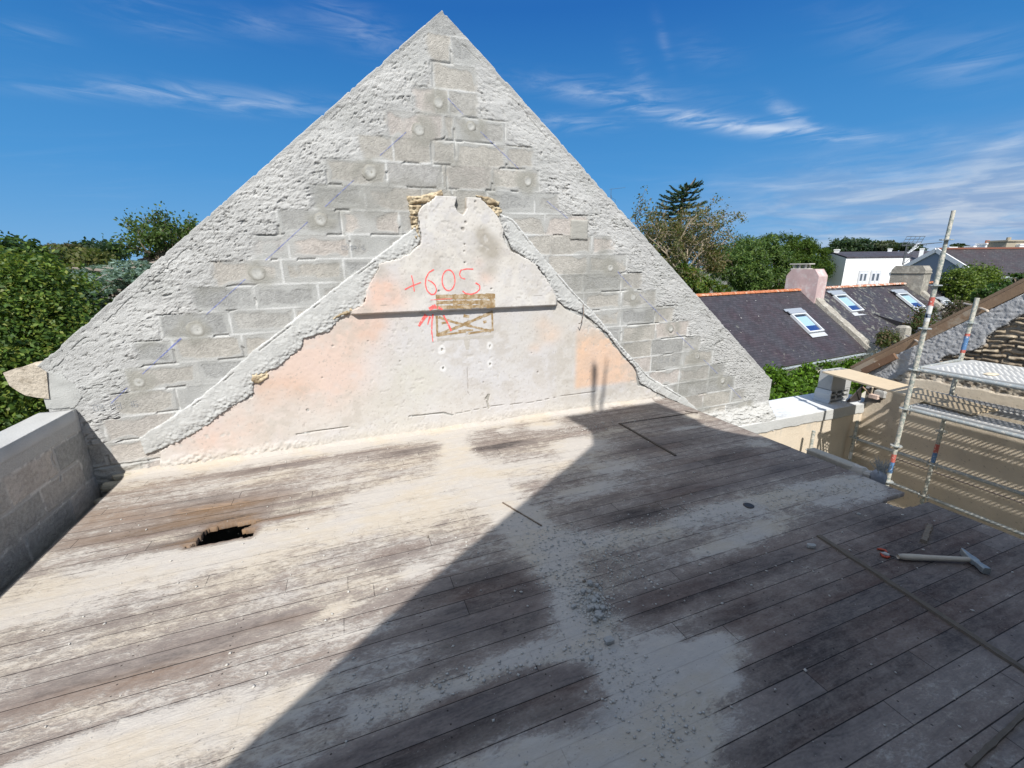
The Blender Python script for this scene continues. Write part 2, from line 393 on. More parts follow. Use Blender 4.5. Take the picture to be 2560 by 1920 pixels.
def gable_field(x, z):
    k = np.floor((z-ZC(x))/CH).astype(int); fz = (z-ZC(x))/CH-k
    zz = np.minimum(fz, 1-fz)*CH
    xl = np.zeros(x.shape); xr = np.zeros(x.shape)
    for kk in range(k.min(), k.max()+1):
        a, b = ends(kk); mk = k == kk; xl[mk] = a; xr[mk] = b
    wob = .016*(fbm(x*14, z*14, 3, 3)-.5)
    inside = np.minimum(x-xl, xr-x)+wob*1.5
    # blocks run from each stepped end towards the middle
    BL = .508
    mid = 1.0+.12*np.sin(k*2.3)
    offl = np.where(k % 2 == 0, 0, .16+.1*np.sin(k*1.7)); offr = np.where(k % 2 == 0, .0, .24)
    fl = (x-xl+offl)/BL; fr = (xr-x+offr)/BL
    f = np.where(x < mid, fl, fr); b = np.floor(f).astype(int); fx = np.minimum(f-b, 1-(f-b))*BL
    fx = np.where(np.abs(x-mid) < .03, np.minimum(fx, np.abs(x-mid)), fx)
    bid = _hash(b+np.where(x < mid, 0, 50), k, 4); bid2 = _hash(b+np.where(x < mid, 0, 50), k, 9)
    jd = np.minimum(zz, fx)+.010*(fbm(x*22, z*22, 3, 8)-.5)          # distance to the nearest joint
    joint = 1-sst(jd, .003, .014)
    sm = smear(x, z); gr = fbm(x*60, z*60, 3, 21); gr2 = fbm(x*150, z*150, 2, 31)
    # block faces: open, grainy concrete; pinkish, buff and grey stones of the course
    ca = np.array([.385, .365, .33]); cb = np.array([.315, .315, .305]); cc = np.array([.41, .37, .34])
    c = lerp3(np.broadcast_to(ca, x.shape+(3,)), cb, sst(bid, .35, .75)); c = lerp3(c, cc, sst(bid2, .7, .9)*.8)
    c = c*(.70+.42*gr[..., None]+.22*gr2[..., None])*(.93+.14*bid2[..., None])*(.86+.28*fbm(x*6, z*6, 4, 23)[..., None])
    hf = -.001+.0026*(gr-.5)+.005*(gr2-.5)-.004*sst(gr2, .66, .74)
    # slurry wiped over the joints
    edge = 1-sst(jd, .0, .07)
    sl_ = sst(edge*.75+(sm-.5)*2.0+(fbm(x*9, z*9, 3, 55)-.5)*.8, .30, .62)
    cs = np.array([.37, .37, .355])*(.9+.25*fbm(x*11, z*11, 4, 66)[..., None])
    c = lerp3(c, cs, sl_*.85); hf = hf*(1-sl_)+sl_*.0018
    jw = joint*sst(fbm(x*2.3, z*5, 3, 41), .42, .58)
    c = lerp3(c, np.array([.56, .56, .545]), jw*.85); hf = hf+joint*np.where(fbm(x*4, z*4, 2, 43) > .58, -.012, .002)
    # dark damp cement smears
    dk = sst(fbm(x*2.2+9, z*2.6, 5, 91), .53, .68)*sst(inside, -.02, .08)*(.5+fbm(x*14, z*14, 3, 92)); c = lerp3(c, np.array([.255, .25, .225]), np.clip(dk*.55, 0, 1))
    for p in PLUGS:
        X, Z = gx(*p); d = np.hypot(x-X-.03*np.sin(Z*9), (z-Z)*1.05)+.06*(fbm(x*10, z*10, 3, 61)-.5)
        t = (1-sst(d+.10*(fbm(x*5+X*9, z*5, 3, 62)-.5), .07, .16))*sst(fbm(x*7, z*7+X*3, 3, 63), .25, .5); c = lerp3(c, np.array([.28, .272, .24]), t*.8); hf = hf*(1-t)+t*.004
    # rake: rough thrown cement outside the stepped ends
    rk_ = 1-sst(inside+.07*(fbm(x*15, z*15, 4, 18)-.5), -.03, .02)
    wx = x+.05*(fbm(x*5, z*5, 3, 111)-.5); wz = z+.05*(fbm(x*6, z*6, 3, 112)-.5)+.10*x*np.where(x < 1, -.5, .5); n1 = fbm(wx*11, wz*30, 4, 11); n2 = fbm(wx*36, wz*74, 3, 13); n3 = fbm(x*3.2, z*5.5+2.2*x*np.where(x < 1, -.6, .6), 4, 15)
    rough = sst(n3+(.5-np.clip(-inside/.75, 0, 1))*.20, .40, .56)
    n4 = fbm(x*95, z*110, 2, 14)
    hr = .005+.008*(n3-.5)+rough*(.010*(.5-np.abs(2*n1-1))+.010*(n2-.5)+.009*(n4-.5))-.014*rough*sst(n2, .60, .70)*sst(n1, .45, .6)
    cr = np.array([.42, .417, .405])*(.88+.24*n1[..., None]); cr = lerp3(cr, np.array([.40, .40, .385]), sst(fbm(x*5, z*5, 3, 17), .52, .66)*.7)
    cr = lerp3(cr, np.array([.50, .495, .48]), sst(fbm(x*2.1, z*4, 3, 19), .52, .7)*.6)
    top = ztop(x)-z; cap = 1-sst(top+.03*(n1-.5), .005, .05)
    hr = hr+(1-rough)*(.007*(fbm(wx*18, wz*52, 3, 16)-.5)-.006*sst(n2, .64, .72)); hr = hr*(1-cap)+cap*(.006+.008*n1)
    c = lerp3(c, cr, rk_); hf = hf*(1-rk_)+hr*rk_
    # crack along the trowelled edge and small missing bits under the right hand rake
    ck = (np.abs(top-.085-.05*(fbm(x*6, z*6, 3, 71)-.5)) < .004) & (fbm(x*5, z*5, 2, 73) > .60)
    hf = np.where(ck, hf-.008, hf)
    foot = np.exp(-((z-.02)/.12)**2)*(x < -1.75); c = lerp3(c, np.array([.46, .455, .43]), foot*.6*sst(n1, .3, .6))
    hf = hf+foot*.03*n1
    lf = sst(-.26+.10*(n1-.5)-z, 0, .26)*sst(x, 3.6, 4.0); hf = hf+lf*(.12+.03*n1+.03*n2); c = lerp3(c, np.array([.46, .455, .435])*(.85+.3*n2[..., None]), sst(lf, .02, .2)*.9)
    return hf, np.clip(c, 0, 1)
gmap = lambda u, v, h: np.stack([u, DG-h, v], -1)
hf, cf = gable_field(GX, GZ)
o = field('blockwork', GX, GZ, np.ones(GX.shape, bool), hf, cf, gmap, m_blk, gable, skirt=.20)
# rear face and body
b = MB(); b.prism([(EL[0], -3.6), (ER[0], -3.6), (ER[0], ER[1]-.02), (APX[0], APX[1]-.03), (EL[0], EL[1]-.02)], 'y', DG+.05, DG+.19)
b.build('wall_core', mat('core_block', (.36, .355, .34), grain=.2, bump=.3), gable)

# old plaster: outline traced on the plane of the wall
PL = [(0, 1235), (20, 1225), (100, 1172), (215, 1110), (270, 1052), (335, 1022), (390, 1006), (392, 955), (400, 930), (460, 900), (480, 880), (560, 828), (598, 775), (606, 748), (650, 742), (712, 712), (750, 668),
      (830, 628), (866, 600), (880, 540), (902, 500), (930, 442), (990, 424), (1060, 400), (1102, 360), (1110, 330), (1100, 290), (1094, 230), (1110, 198), (1150, 168), (1200, 130), (1245, 122), (1300, 130), (1352, 158), (1402, 208),
      (1440, 250), (1456, 300), (1462, 356), (1490, 386), (1560, 420), (1600, 450), (1612, 480), (1640, 508), (1668, 556), (1690, 605), (1750, 645), (1815, 672), (1835, 690), (1885, 738), (1930, 790), (1962, 832), (1995, 862), (2022, 900), (2032, 955), (2110, 985), (2110, 1180), (1200, 1290), (0, 1420)]
PLP = [gx(*q4(*p)) for p in PL]
LEDGE = gx(*q4(1300, 634))[1]
def gauss(x, z, p, r, ry=None):
    X, Z = gx(*q4(*p)); return np.exp(-((x-X)/r)**2-((z-Z)/(ry or r))**2)
BOLT = [(1198, 808), (1203, 887), (1402, 793), (1402, 870)]
SPOTS = [(1294, 268, .016), (1283, 296, .022), (1290, 360, .012), (1288, 388, .010), (1291, 437, .012), (628, 1063, .017), (1335, 180, .014), (1403, 547, .013), (1182, 556, .014), (1606, 902, .012), (885, 770, .008), (735, 790, .012), (1580, 820, .008), (690, 925, .008), (1020, 855, .007), (1375, 945, .008)]
def plaster_field(x, z):
    d = sdf(PLP, x, z)+.040*(fbm(x*13, z*13, 5, 101, .6)-.5)
    up = sst(z-(LEDGE+.004*(fbm(x*6, x*0, 3, 5)-.5)), -.004, .004)*sst(x, gx(*q4(800, 640))[0], gx(*q4(835, 640))[0])*(1-sst(x, gx(*q4(1672, 600))[0], gx(*q4(1692, 600))[0]))
    n1 = fbm(x*3, z*3, 5, 103); n2 = fbm(x*13, z*13, 4, 105); n3 = fbm(x*45, z*45, 3, 107)
    h = .008+.006*(n1-.5)+.003*(n3-.5)+up*(.045+.008*np.clip((LEDGE+.35-z)/.35, 0, 1))
    h -= .006*(1-sst(d, .0, .012))
    c = np.broadcast_to(np.array([.515, .50, .485]), x.shape+(3,))
    c = lerp3(c, np.array([.52, .515, .535]), sst(n1, .42, .6)*.6); c = lerp3(c, np.array([.45, .42, .385]), sst(fbm(x*5.5, z*5.5, 5, 131), .52, .70)*.45); c = lerp3(c, np.array([.47, .45, .42]), sst(n3, .55, .75)*.25)                      # lavender-grey limewash
    c = lerp3(c, np.array([.60, .58, .55]), up*sst(n2, .4, .62)*.6)
    def wash(lst, colr, amp=1.0, br=.22):
        nonlocal c
        t = 0
        for p, r, a in lst: t = t+a*gauss(x, z, p, r, r*.8)
        t = np.clip(t*(.45+1.1*n2)+br*(n1-.5)*np.minimum(t*2, 1), 0, 1)*amp; c = lerp3(c, np.array(colr), t)
    wash([((940, 540), .16, .9), ((1000, 600), .14, .6), ((905, 610), .13, .6)], (.60, .40, .32), .75)
    wash([((820, 720), .30, .7), ((900, 700), .13, .8), ((640, 840), .30, .8), ((760, 900), .30, .7), ((540, 930), .20, .6), ((700, 1000), .34, .45), ((330, 1120), .34, .6), ((170, 1190), .26, .5)], (.60, .45, .385), .72)
    wash([((440, 960), .10, .9), ((560, 960), .12, .7), ((470, 1020), .12, .5), ((880, 750), .12, .6), ((930, 700), .07, .5)], (.52, .335, .235), .55)
    wash([((1660, 740), .13, .8), ((1590, 800), .07, .8), ((1620, 690), .10, .4)], (.66, .44, .30), .5)
    wash([((1280, 590), .06, .5), ((1380, 500), .08, .7), ((1350, 440), .06, .4)], (.62, .40, .30), .6)
    wash([((1385, 360), .11, 1.7), ((1360, 310), .08, .8), ((1410, 400), .08, .9), ((1400, 470), .08, .7), ((920, 470), .09, .9), ((1080, 540), .10, .6), ((880, 640), .06, .6)], (.34, .315, .275), .85); wash([((1230, 260), .10, .5), ((1180, 420), .12, .6), ((1560, 500), .16, .5), ((1500, 420), .1, .5), ((1260, 560), .12, .4), ((1330, 450), .05, .7)], (.46, .435, .40), .6); wash([((1150, 260), .10, .8), ((1420, 300), .06, .6), ((1560, 590), .2, .6)], (.60, .595, .585), .6)
    wash([((1260, 720), .5, .6), ((1300, 900), .5, .7), ((1500, 860), .4, .6), ((1080, 760), .25, .5)], (.51, .515, .545), .55)
    wash([((1720, 655), .12, .8), ((1680, 640), .08, .5)], (.50, .48, .45), .6)
    wash([((1110, 950), .26, .8), ((1050, 900), .15, .5), ((980, 1060), .4, .5)], (.50, .495, .45), .6)
    xe = gx(*q4(1762, 850))[0]+.012*(fbm(z*9, z*0, 3, 3)-.5); zo = gx(*q4(1762, 985))[1]
    org = sst(x-xe, -.02, .06)*sst(gx(*q4(1780, 690))[1]-z, -.02, .26)*sst(z-zo, .0, .08)*(.72+.5*fbm(x*7, z*7, 4, 133))
    c = lerp3(c, np.array([.64, .425, .29])*(.9+.2*n2[..., None]), org*.72*(1-.35*sst(x, 3.0, 3.4)))
    base_ = sst(.10+.10*(n1-.5)-z+.10*np.exp(-((x-.1)/.5)**2)*0, -.03, .07)
    c = lerp3(c, np.array([.46, .43, .385])*(.75+.5*n2[..., None]), base_*.6); cl_ = base_*(sst(-x, .2, .9)*.8+.3); h += cl_*(.014*n2+.030*(n3-.3)); c = lerp3(c, np.array([.33, .32, .30]), cl_*sst(n3, .48, .66)*.5)
    sp = sst(fbm(x*70, z*70, 2, 115), .76, .83); c = lerp3(c, np.array([.33, .30, .28]), sp*.6); gm = sst(fbm(x*2.6, z*3.4, 5, 135), .54, .70)*sst(fbm(x*16, z*16, 4, 137), .35, .6); c = lerp3(c, np.array([.40, .37, .335]), gm*.42); c = c*np.array([.955, .935, .90])
    chip = sst(fbm(x*24, z*24, 3, 117), .70, .745)*sst(fbm(x*2, z*2, 2, 119), .45, .6); c = lerp3(c, np.array([.44, .42, .39]), chip*.7); h -= chip*.003
    for p in BOLT:
        X, Z = gx(*q4(*p)); r = np.hypot((x-X), (z-Z)*.85)+.03*(fbm(x*15, z*15, 2, 121)-.5)
        c = lerp3(c, np.array([.62, .615, .605]), (1-sst(r, .026, .046))*.75); s_ = 1-sst(np.hypot((x-X-.004)*1.9, (z-Z-.004)*.8), .009, .014)
        c = lerp3(c, np.array([.10, .07, .05]), s_); h -= .03*s_
    for (a, b_, r) in SPOTS:
        X, Z = gx(*q4(a, b_)); t = 1-sst(np.hypot(x-X, z-Z)+.006*(n3-.5), r*.55, r); c = lerp3(c, np.array([.26, .24, .22]), t*.8); h -= .012*t
    # chase cut at the top and the hole knocked low in the wall, thin cracks
    NP = [gx(*q4(*p)) for p in [(1232, 118), (1300, 118), (1300, 208), (1285, 236), (1262, 222), (1250, 196), (1262, 165)]]
    t = sst(sdf(NP, x, z)+.012*(n2-.5), -.004, .006); c = lerp3(c, np.array([.30, .245, .18])*(.6+.8*n2[..., None]), t); h -= t*(.035+.06*n2+.03*n3)
    for pl, wd, dp in [([(1385, 1015), (1398, 1000), (1392, 1030), (1398, 1055)], .010, .03), ([(1305, 880), (1310, 940), (1308, 985), (1318, 1000)], .004, .006), ([(580, 1165), (700, 1148), (800, 1135)], .004, .02), ([(1060, 1090), (1150, 1080), (1205, 1075), (1245, 1085)], .006, .03), ([(1250, 1080), (1420, 1045), (1580, 1030), (1700, 1005), (1850, 985)], .003, .012), ([(830, 625), (1100, 605), (1400, 590), (1680, 570)], .0016, .001)]:
        t = 1-sst(pdist([gx(*q4(*p)) for p in pl], x, z)+.006*(n2-.5), wd*.5, wd*1.2); c = lerp3(c, np.array([.22, .19, .16]), t*.7); h -= dp*t
    return h, np.clip(c, 0, 1), d
s = .0075
px_, pz_ = np.meshgrid(np.arange(-1.98, 3.75, s), np.arange(-.08, 2.35, s), indexing='ij')
ph, pc, pd = plaster_field(px_, pz_)
field('old_plaster', px_, pz_, pd > 0, ph, pc, gmap, m_pla, gable, skirt=.05)

# raking cement fillets left where the former lower roof met the wall
BL_ = [(1085, 285), (1060, 300), (940, 395), (700, 575), (540, 700), (380, 825), (210, 975), (60, 1085), (-90, 1180), (-60, 1250), (60, 1210), (215, 1120), (300, 1050), (405, 990), (400, 920), (500, 885), (600, 800), (615, 760), (720, 730), (770, 670), (860, 630), (890, 560), (910, 500), (945, 440), (1060, 410), (1110, 345)]
BR_ = [(1440, 225), (1500, 250), (1620, 400), (1740, 540), (1850, 655), (1960, 790), (2080, 920), (2230, 1010), (2300, 1075), (2150, 1010), (2040, 950), (2015, 880), (1960, 820), (1900, 740), (1840, 685), (1800, 655), (1720, 625), (1670, 590), (1640, 500), (1600, 450), (1490, 375), (1455, 300)]
def fillet(x, z, poly, seed):
    d = sdf([gx(*q4(*p)) for p in poly], x, z)+.022*(fbm(x*16, z*16, 4, seed)-.5)
    n1 = fbm(x*12, z*12, 4, seed+1); n2 = fbm(x*50, z*50, 3, seed+2)
    n4 = fbm(x*100, z*100, 2, seed+5)
    h = .020*sst(d, -.012, .010)+.005*(n1-.5)+.008*(n2-.5)*sst(n1, .35, .55)+.004*(n4-.5)
    dl = pdist([gx(*q4(*p)) for p in PL[:-3]], x, z)                  # broken edge towards the plaster
    br = 1-sst(dl, .02, .10); h += br*(.026*(n2-.5)+.010*(n1-.4)+.014*(n4-.5))
    c = np.array([.44, .44, .425])*(.85+.3*n1[..., None]); c = lerp3(c, np.array([.50, .495, .475]), sst(n2, .5, .7)*.5)
    c = lerp3(c, np.array([.37, .37, .36]), br*.6)
    lim = pdist([gx(*q4(*p)) for p in (BL_[:9] if seed < 300 else BR_[:8])], x, z)
    tl = (1-sst(lim, .008, .022))*sst(fbm(x*9, z*9, 2, 5), .42, .55); c = lerp3(c, np.array([.60, .60, .59]), tl*.7); h = np.where((lim > .025) & (lim < .032) & (fbm(x*7, z*7, 2, 6) > .5), h-.014, h)
    return h, c, d
for poly, seed in ((BL_, 201), (BR_, 301)):
    P = np.array([gx(*q4(*p)) for p in poly]); X, Z = np.meshgrid(np.arange(P[:, 0].min()-.05, P[:, 0].max()+.05, s), np.arange(max(P[:, 1].min()-.05, -.3), P[:, 1].max()+.05, s), indexing='ij')
    h, c, d = fillet(X, Z, poly, seed); field('cement_fillet', X, Z, d > 0, h, c, gmap, m_cem, gable, skirt=.07)

# yellow rubble stone showing where cement and plaster have come away
for i, (poly, hh) in enumerate([([(1046, 152), (1110, 150), (1195, 128), (1205, 150), (1130, 185), (1060, 190)], .05), ([(1050, 188), (1112, 192), (1100, 232), (1062, 236)], .055), ([(1058, 236), (1100, 238), (1096, 272), (1068, 276)], .05), ([(1066, 276), (1100, 276), (1104, 330), (1080, 338)], .035),
        ([(1340, 150), (1395, 158), (1448, 178), (1440, 196), (1390, 190)], .05), ([(1375, 188), (1440, 198), (1462, 215), (1440, 245), (1398, 215)], .045), ([(386, 902), (465, 888), (462, 925), (420, 948), (388, 945)], .045), ([(722, 672), (812, 628), (838, 640), (812, 652), (738, 682)], .06)]):
    P = np.array([gx(*q4(*p)) for p in poly]); X, Z = np.meshgrid(np.arange(P[:, 0].min()-.03, P[:, 0].max()+.03, .006), np.arange(P[:, 1].min()-.03, P[:, 1].max()+.03, .006), indexing='ij')
    d = sdf(P, X, Z)+.02*(fbm(X*20, Z*20, 3, 400+i)-.5); n = fbm(X*17, Z*24, 4, 410+i)
    c = lerp3(np.broadcast_to(np.array([.50, .415, .285]), X.shape+(3,)), np.array([.27, .205, .13]), sst(n, .48, .62)*.85)
    field('exposed_stone', X, Z, d > 0, hh*.55*np.clip(d/.02, 0, 1)**.4+.05*(n-.5)+.03*(fbm(X*48, Z*60, 3, 430+i)-.5), c, gmap, m_cem, gable, skirt=.06)

# rounded mortar plugs over the old fixing holes
for i, p in enumerate(PLUGS):
    X0, Z0 = gx(*p); r = .86*(.072, .080, .085, .08, .085, .085, .062, .065, .068, .062, .062, .060, .060, .060, .058)[i]
    X, Z = np.meshgrid(np.arange(X0-.13, X0+.13, .006), np.arange(Z0-.13, Z0+.13, .006), indexing='ij')
    rr = np.hypot(X-X0, Z-Z0); d = r-rr+.03*(fbm(X*14, Z*14, 3, 500+i)-.5); n = fbm(X*30, Z*30, 3, 520+i)
    t = rr/r
    h = .003+.0026*np.exp(-((t-.62)/.28)**2)-.0016*np.exp(-(t/.4)**2)+.006*(n-.5)
    c = lerp3(np.broadcast_to(np.array([.40, .395, .37]), X.shape+(3,)), np.array([.275, .265, .235]), sst(t, .35, .8))*(.85+.3*n[..., None])
    field('mortar_plug', X, Z, d > 0, h*sst(d, -.002, .03)+.002, c, gmap, m_cem, gable, skirt=.03)
# square darker patch among the right hand blocks
for i, poly in enumerate([[z5(0, 0)]*0 or dd(1232, 474), ]):
    X0, Z0 = gx(*poly); X, Z = np.meshgrid(np.arange(X0-.02, X0+.26, .006), np.arange(Z0-.25, Z0+.02, .006), indexing='ij')
    d = np.minimum.reduce([X-X0, X0+.22-X, Z-(Z0-.21), Z0-Z])+.015*(fbm(X*14, Z*14, 3, 540)-.5); n = fbm(X*16, Z*40, 4, 541)
    field('cement_patch', X, Z, d > 0, .004+.008*sst(d, 0, .02)+.004*(n-.5), np.array([.335, .325, .295])*(.85+.3*n[..., None]), gmap, m_cem, gable, skirt=.03)

# painted and chalked marks lie on whatever surface is there
def surf(x, z):
    x = np.atleast_1d(np.array(x, float)); z = np.atleast_1d(np.array(z, float))
    h1, _ = gable_field(x, z)[:2]; h2, _, d2 = plaster_field(x, z)
    return np.where(d2 > 0, np.maximum(h2, h1*0-1), h1)
def ribbon(mb, pts, wd, lift=.002, step=.006, seed=1, rag=.25):
    """painted stroke: a strip following the wall surface"""
    P = np.array(pts, float); L = np.concatenate([[0], np.cumsum(np.hypot(*np.diff(P, axis=0).T))]); n = max(int(L[-1]/step), 2)
    t = np.linspace(0, L[-1], n); x = np.interp(t, L, P[:, 0]); z = np.interp(t, L, P[:, 1])
    k = np.array([1, 2, 3, 2, 1.])/9; 
    if n > 8: x[2:-2] = np.convolve(x, k, 'valid'); z[2:-2] = np.convolve(z, k, 'valid')
    tx, tz = np.gradient(x), np.gradient(z); l = np.hypot(tx, tz)+1e-9; nx_, nz_ = -tz/l, tx/l
    ww = (wd if np.isscalar(wd) else np.interp(t/L[-1], np.linspace(0, 1, len(wd)), wd))/2
    ww = ww*(1+rag*2*(fbm(t*40, t*0+seed, 3, seed)-.5)); rows = []
    for f in (-1, -.5, 0, .5, 1):
        X, Z = x+nx_*ww*f, z+nz_*ww*f; rows.append(np.stack([X, DG-surf(X, Z)-lift, Z], -1))
    V = np.concatenate(rows); F = [(r*n+i, r*n+i+1, (r+1)*n+i+1, (r+1)*n+i) for r in range(4) for i in range(n-1)]
    mb.add(V, F)
def g4(L): return [gx(*q4(*p)) for p in L]
def arc(cx, cy, rx, ry, a0, a1, n=26, tilt=0):
    return [(cx+rx*math.cos(a)*math.cos(tilt)-ry*math.sin(a)*math.sin(tilt), cy+rx*math.cos(a)*math.sin(tilt)+ry*math.sin(a)*math.cos(tilt)) for a in np.linspace(a0, a1, n)]
m_red = mat('red_spray_paint', (.80, .125, .115), rough=.6, coat2=(.66, .40, .37), c2s=34, c2t=(.50, .74))
mk = MB()
for st, wd in [([(1038, 550), (1060, 538), (1085, 528), (1106, 520)], .011), ([(1066, 490), (1073, 520), (1078, 558)], .010),
               ([(1160, 466), (1140, 478), (1127, 502), (1124, 530), (1132, 555), (1148, 571), (1163, 570), (1172, 552), (1166, 532), (1152, 518), (1136, 510)], .012),
               (arc(1222, 511, 27, 44, -1.4, 5.0), .012),
               ([(1326, 464), (1298, 463), (1274, 468), (1268, 486), (1274, 500), (1292, 506)], .011), ([(1336, 522), (1353, 532), (1354, 548), (1340, 562), (1316, 570), (1292, 566), (1281, 556)], .013)]:
    ribbon(mk, g4(st), wd)
mk.build('red_number', m_red, gable, smooth=True)
mk = MB()
for st, wd in [([(1163, 617), (1160, 628)], (.04, .05)), ([(1160, 655), (1156, 690), (1155, 730), (1160, 772)], (.016, .014, .012, .008)), ([(1168, 618), (1140, 632)], (.03, .036)),
               ([(1132, 658), (1116, 680), (1100, 706)], (.034, .03, .02)), ([(1178, 625), (1196, 634)], (.022, .018)), ([(1205, 660), (1222, 692), (1238, 726)], (.013, .016, .022)), ([(1148, 664), (1140, 690), (1138, 700)], (.02, .014, .008)),
               ([(1145, 594), (1180, 591), (1215, 589), (1238, 589)], (.004, .006, .007, .003))]:
    ribbon(mk, g4(st), wd, lift=.0026, rag=.5)
mk.build('red_arrow', m_red, gable, smooth=True)
m_brn = mat('brown_stain_paint', (.27, .18, .085), rough=.8, coat2=(.42, .345, .25), c2s=18, c2t=(.42, .66), blotch=.25, bls=9)
mk = MB()
ribbon(mk, g4([(1168, 583), (1290, 580), (1418, 577)]), .05, lift=.0012); ribbon(mk, g4([(1170, 605), (1240, 604), (1300, 603)]), .03, lift=.0013, rag=.9); ribbon(mk, g4([(1240, 605), (1330, 603), (1418, 602)]), .04, lift=.0014, rag=.6)
ribbon(mk, g4([(1172, 625), (1290, 622), (1418, 618)]), .035, lift=.0012, rag=.5); ribbon(mk, g4([(1404, 585), (1405, 630)]), .05, lift=.0016)
for st, wd in [([(1176, 662), (1179, 750)], .022), ([(1180, 747), (1240, 738), (1300, 730)], .02), ([(1310, 737), (1360, 730), (1418, 722)], .022), ([(1411, 640), (1414, 725)], .02),
               ([(1184, 668), (1250, 690), (1320, 706), (1408, 728)], .024), ([(1184, 742), (1260, 712), (1340, 678), (1410, 648)], .030), ([(1290, 662), (1314, 666)], .028), ([(1197, 694), (1219, 690)], .022), ([(1374, 690), (1388, 686)], .026), ([(1268, 728), (1300, 724), (1330, 723)], .022)]:
    ribbon(mk, g4(st), wd, lift=.0016, rag=.4)
mk.build('brown_cross_panel', m_brn, gable, smooth=True)
mk = MB(); m_gst = mat('grey_stain', (.41, .385, .35), rough=.9, blotch=.15, bls=9)
ribbon(mk, g4([(1178, 765), (1290, 757), (1418, 750)]), .026, lift=.001, rag=.5); ribbon(mk, g4([(1304, 762), (1307, 806)]), (.06, .055, .03), lift=.0012)
mk.build('grey_stain', m_gst, gable, smooth=True)
mk = MB(); m_chk = mat('blue_chalk', (.17, .20, .46), rough=1, coat2=(.36, .37, .44), c2s=26, c2t=(.42, .7))
for a, b_ in [(z5(1700, 85), z5(1520, 245)), (z5(1340, 415), z5(1140, 600)), (z5(1020, 705), z5(730, 970)), (z5(590, 1100), z5(320, 1345)), (z5(150, 1510), z5(5, 1640)), (z3(1250, 400), z3(985, 650)), (z3(880, 745), z3(770, 850)),
              (q8(745, 680), q8(850, 790)), (q8(970, 910), q8(1240, 1170)), (q8(1430, 1390), q8(1575, 1510)), (z4(770, 250), z4(880, 370)), (z4(945, 430), z4(1160, 645)), (z4(1235, 730), z4(1375, 865)), (z4(1450, 945), z4(1560, 1055)), (z4(1640, 1140), z4(1750, 1255))]:
    ribbon(mk, [gx(*a), gx(*b_)], .0045, lift=.0015, rag=.3)
mk.build('chalk_line', m_chk, gable)
mk = MB(); m_ink = mat('faded_ink', (.22, .235, .26), rough=1, coat2=(.36, .36, .35), c2s=90, c2t=(.40, .6))
def stamp(mb, p, txt, hgt):
    x0, z0 = gx(*p); S = {'0': 'abcdef', '1': 'bc', '2': 'abged', '3': 'abgcd', '4': 'fgbc', '5': 'afgcd', '6': 'afgedc', '7': 'abc', '8': 'abcdefg', '9': 'abcdfg'}
    w_ = hgt*.5; seg = {'a': ((0, 1), (1, 1)), 'b': ((1, 1), (1, .5)), 'c': ((1, .5), (1, 0)), 'd': ((0, 0), (1, 0)), 'e': ((0, 0), (0, .5)), 'f': ((0, .5), (0, 1)), 'g': ((0, .5), (1, .5))}
    for ch in txt:
        if ch == '/': ribbon(mb, [(x0, z0), (x0+w_, z0+hgt)], .004, step=.004)
        for k in S.get(ch, ''):
            (a, b_), (c, d) = seg[k]; ribbon(mb, [(x0+a*w_, z0+b_*hgt), (x0+c*w_, z0+d*hgt)], .004, step=.004)
        x0 += w_*1.5
stamp(mk, q4(775, 382), '09/03/16', .034); stamp(mk, z3(655, 905), '09 03 16', .05); stamp(mk, z4(1095, 970), '09 03 16', .045)
mk.build('date_stamp', m_ink, gable)
b = MB(); P0 = at(*q4(1790, 615)); P1 = at(*q4(1774, 690)); b.tube([P0+[0, -.05, 0], (P0+P1)/2+[.005, -.10, 0], P1+[0, -.09, 0], P1+[-.006, -.05, -.01]], .005, 6)
b.build('bent_nail', mat('rusty_iron', (.16, .125, .10), rough=.8, grain=.3), gable)
# corbel stone at the left eaves
b = MB(); CP = [gx(*z3(*p)) for p in [(75, 652), (140, 628), (245, 608), (300, 640), (315, 790), (270, 785), (200, 772), (150, 745), (105, 712)]]
b.prism(CP, 'y', DG-.02, DG+.21); o = b.build('corbel_stone', mat('cream_stone', (.47, .41, .335), grain=.2, gs=40, bump=1.0, bs=40, bd=.016, blotch=.25, bls=12, coat2=(.33, .28, .22), c2s=18, c2t=(.5, .66)), gable)
bv = o.modifiers.new('round', 'BEVEL'); bv.width = .03; bv.segments = 3
# smooth cement cheek above the corbel
X, Z = np.meshgrid(np.arange(EL[0]-.01, EL[0]+.44, .007), np.arange(.60, 1.0, .007), indexing='ij')
P = [gx(*z3(*p)) for p in [(255, 612), (330, 625), (430, 650), (520, 720), (575, 800), (545, 862), (520, 885), (300, 900), (290, 700)]]
d = sdf(P, X, Z)+.02*(fbm(X*11, Z*11, 3, 601)-.5); n = fbm(X*10, Z*18, 4, 602)
field('cement_cheek', X, Z, d > 0, .006+.006*sst(d, 0, .07)+.006*(n-.5), np.array([.385, .385, .37])*(.84+.32*n[..., None]), gmap, m_cem, gable, skirt=.04)
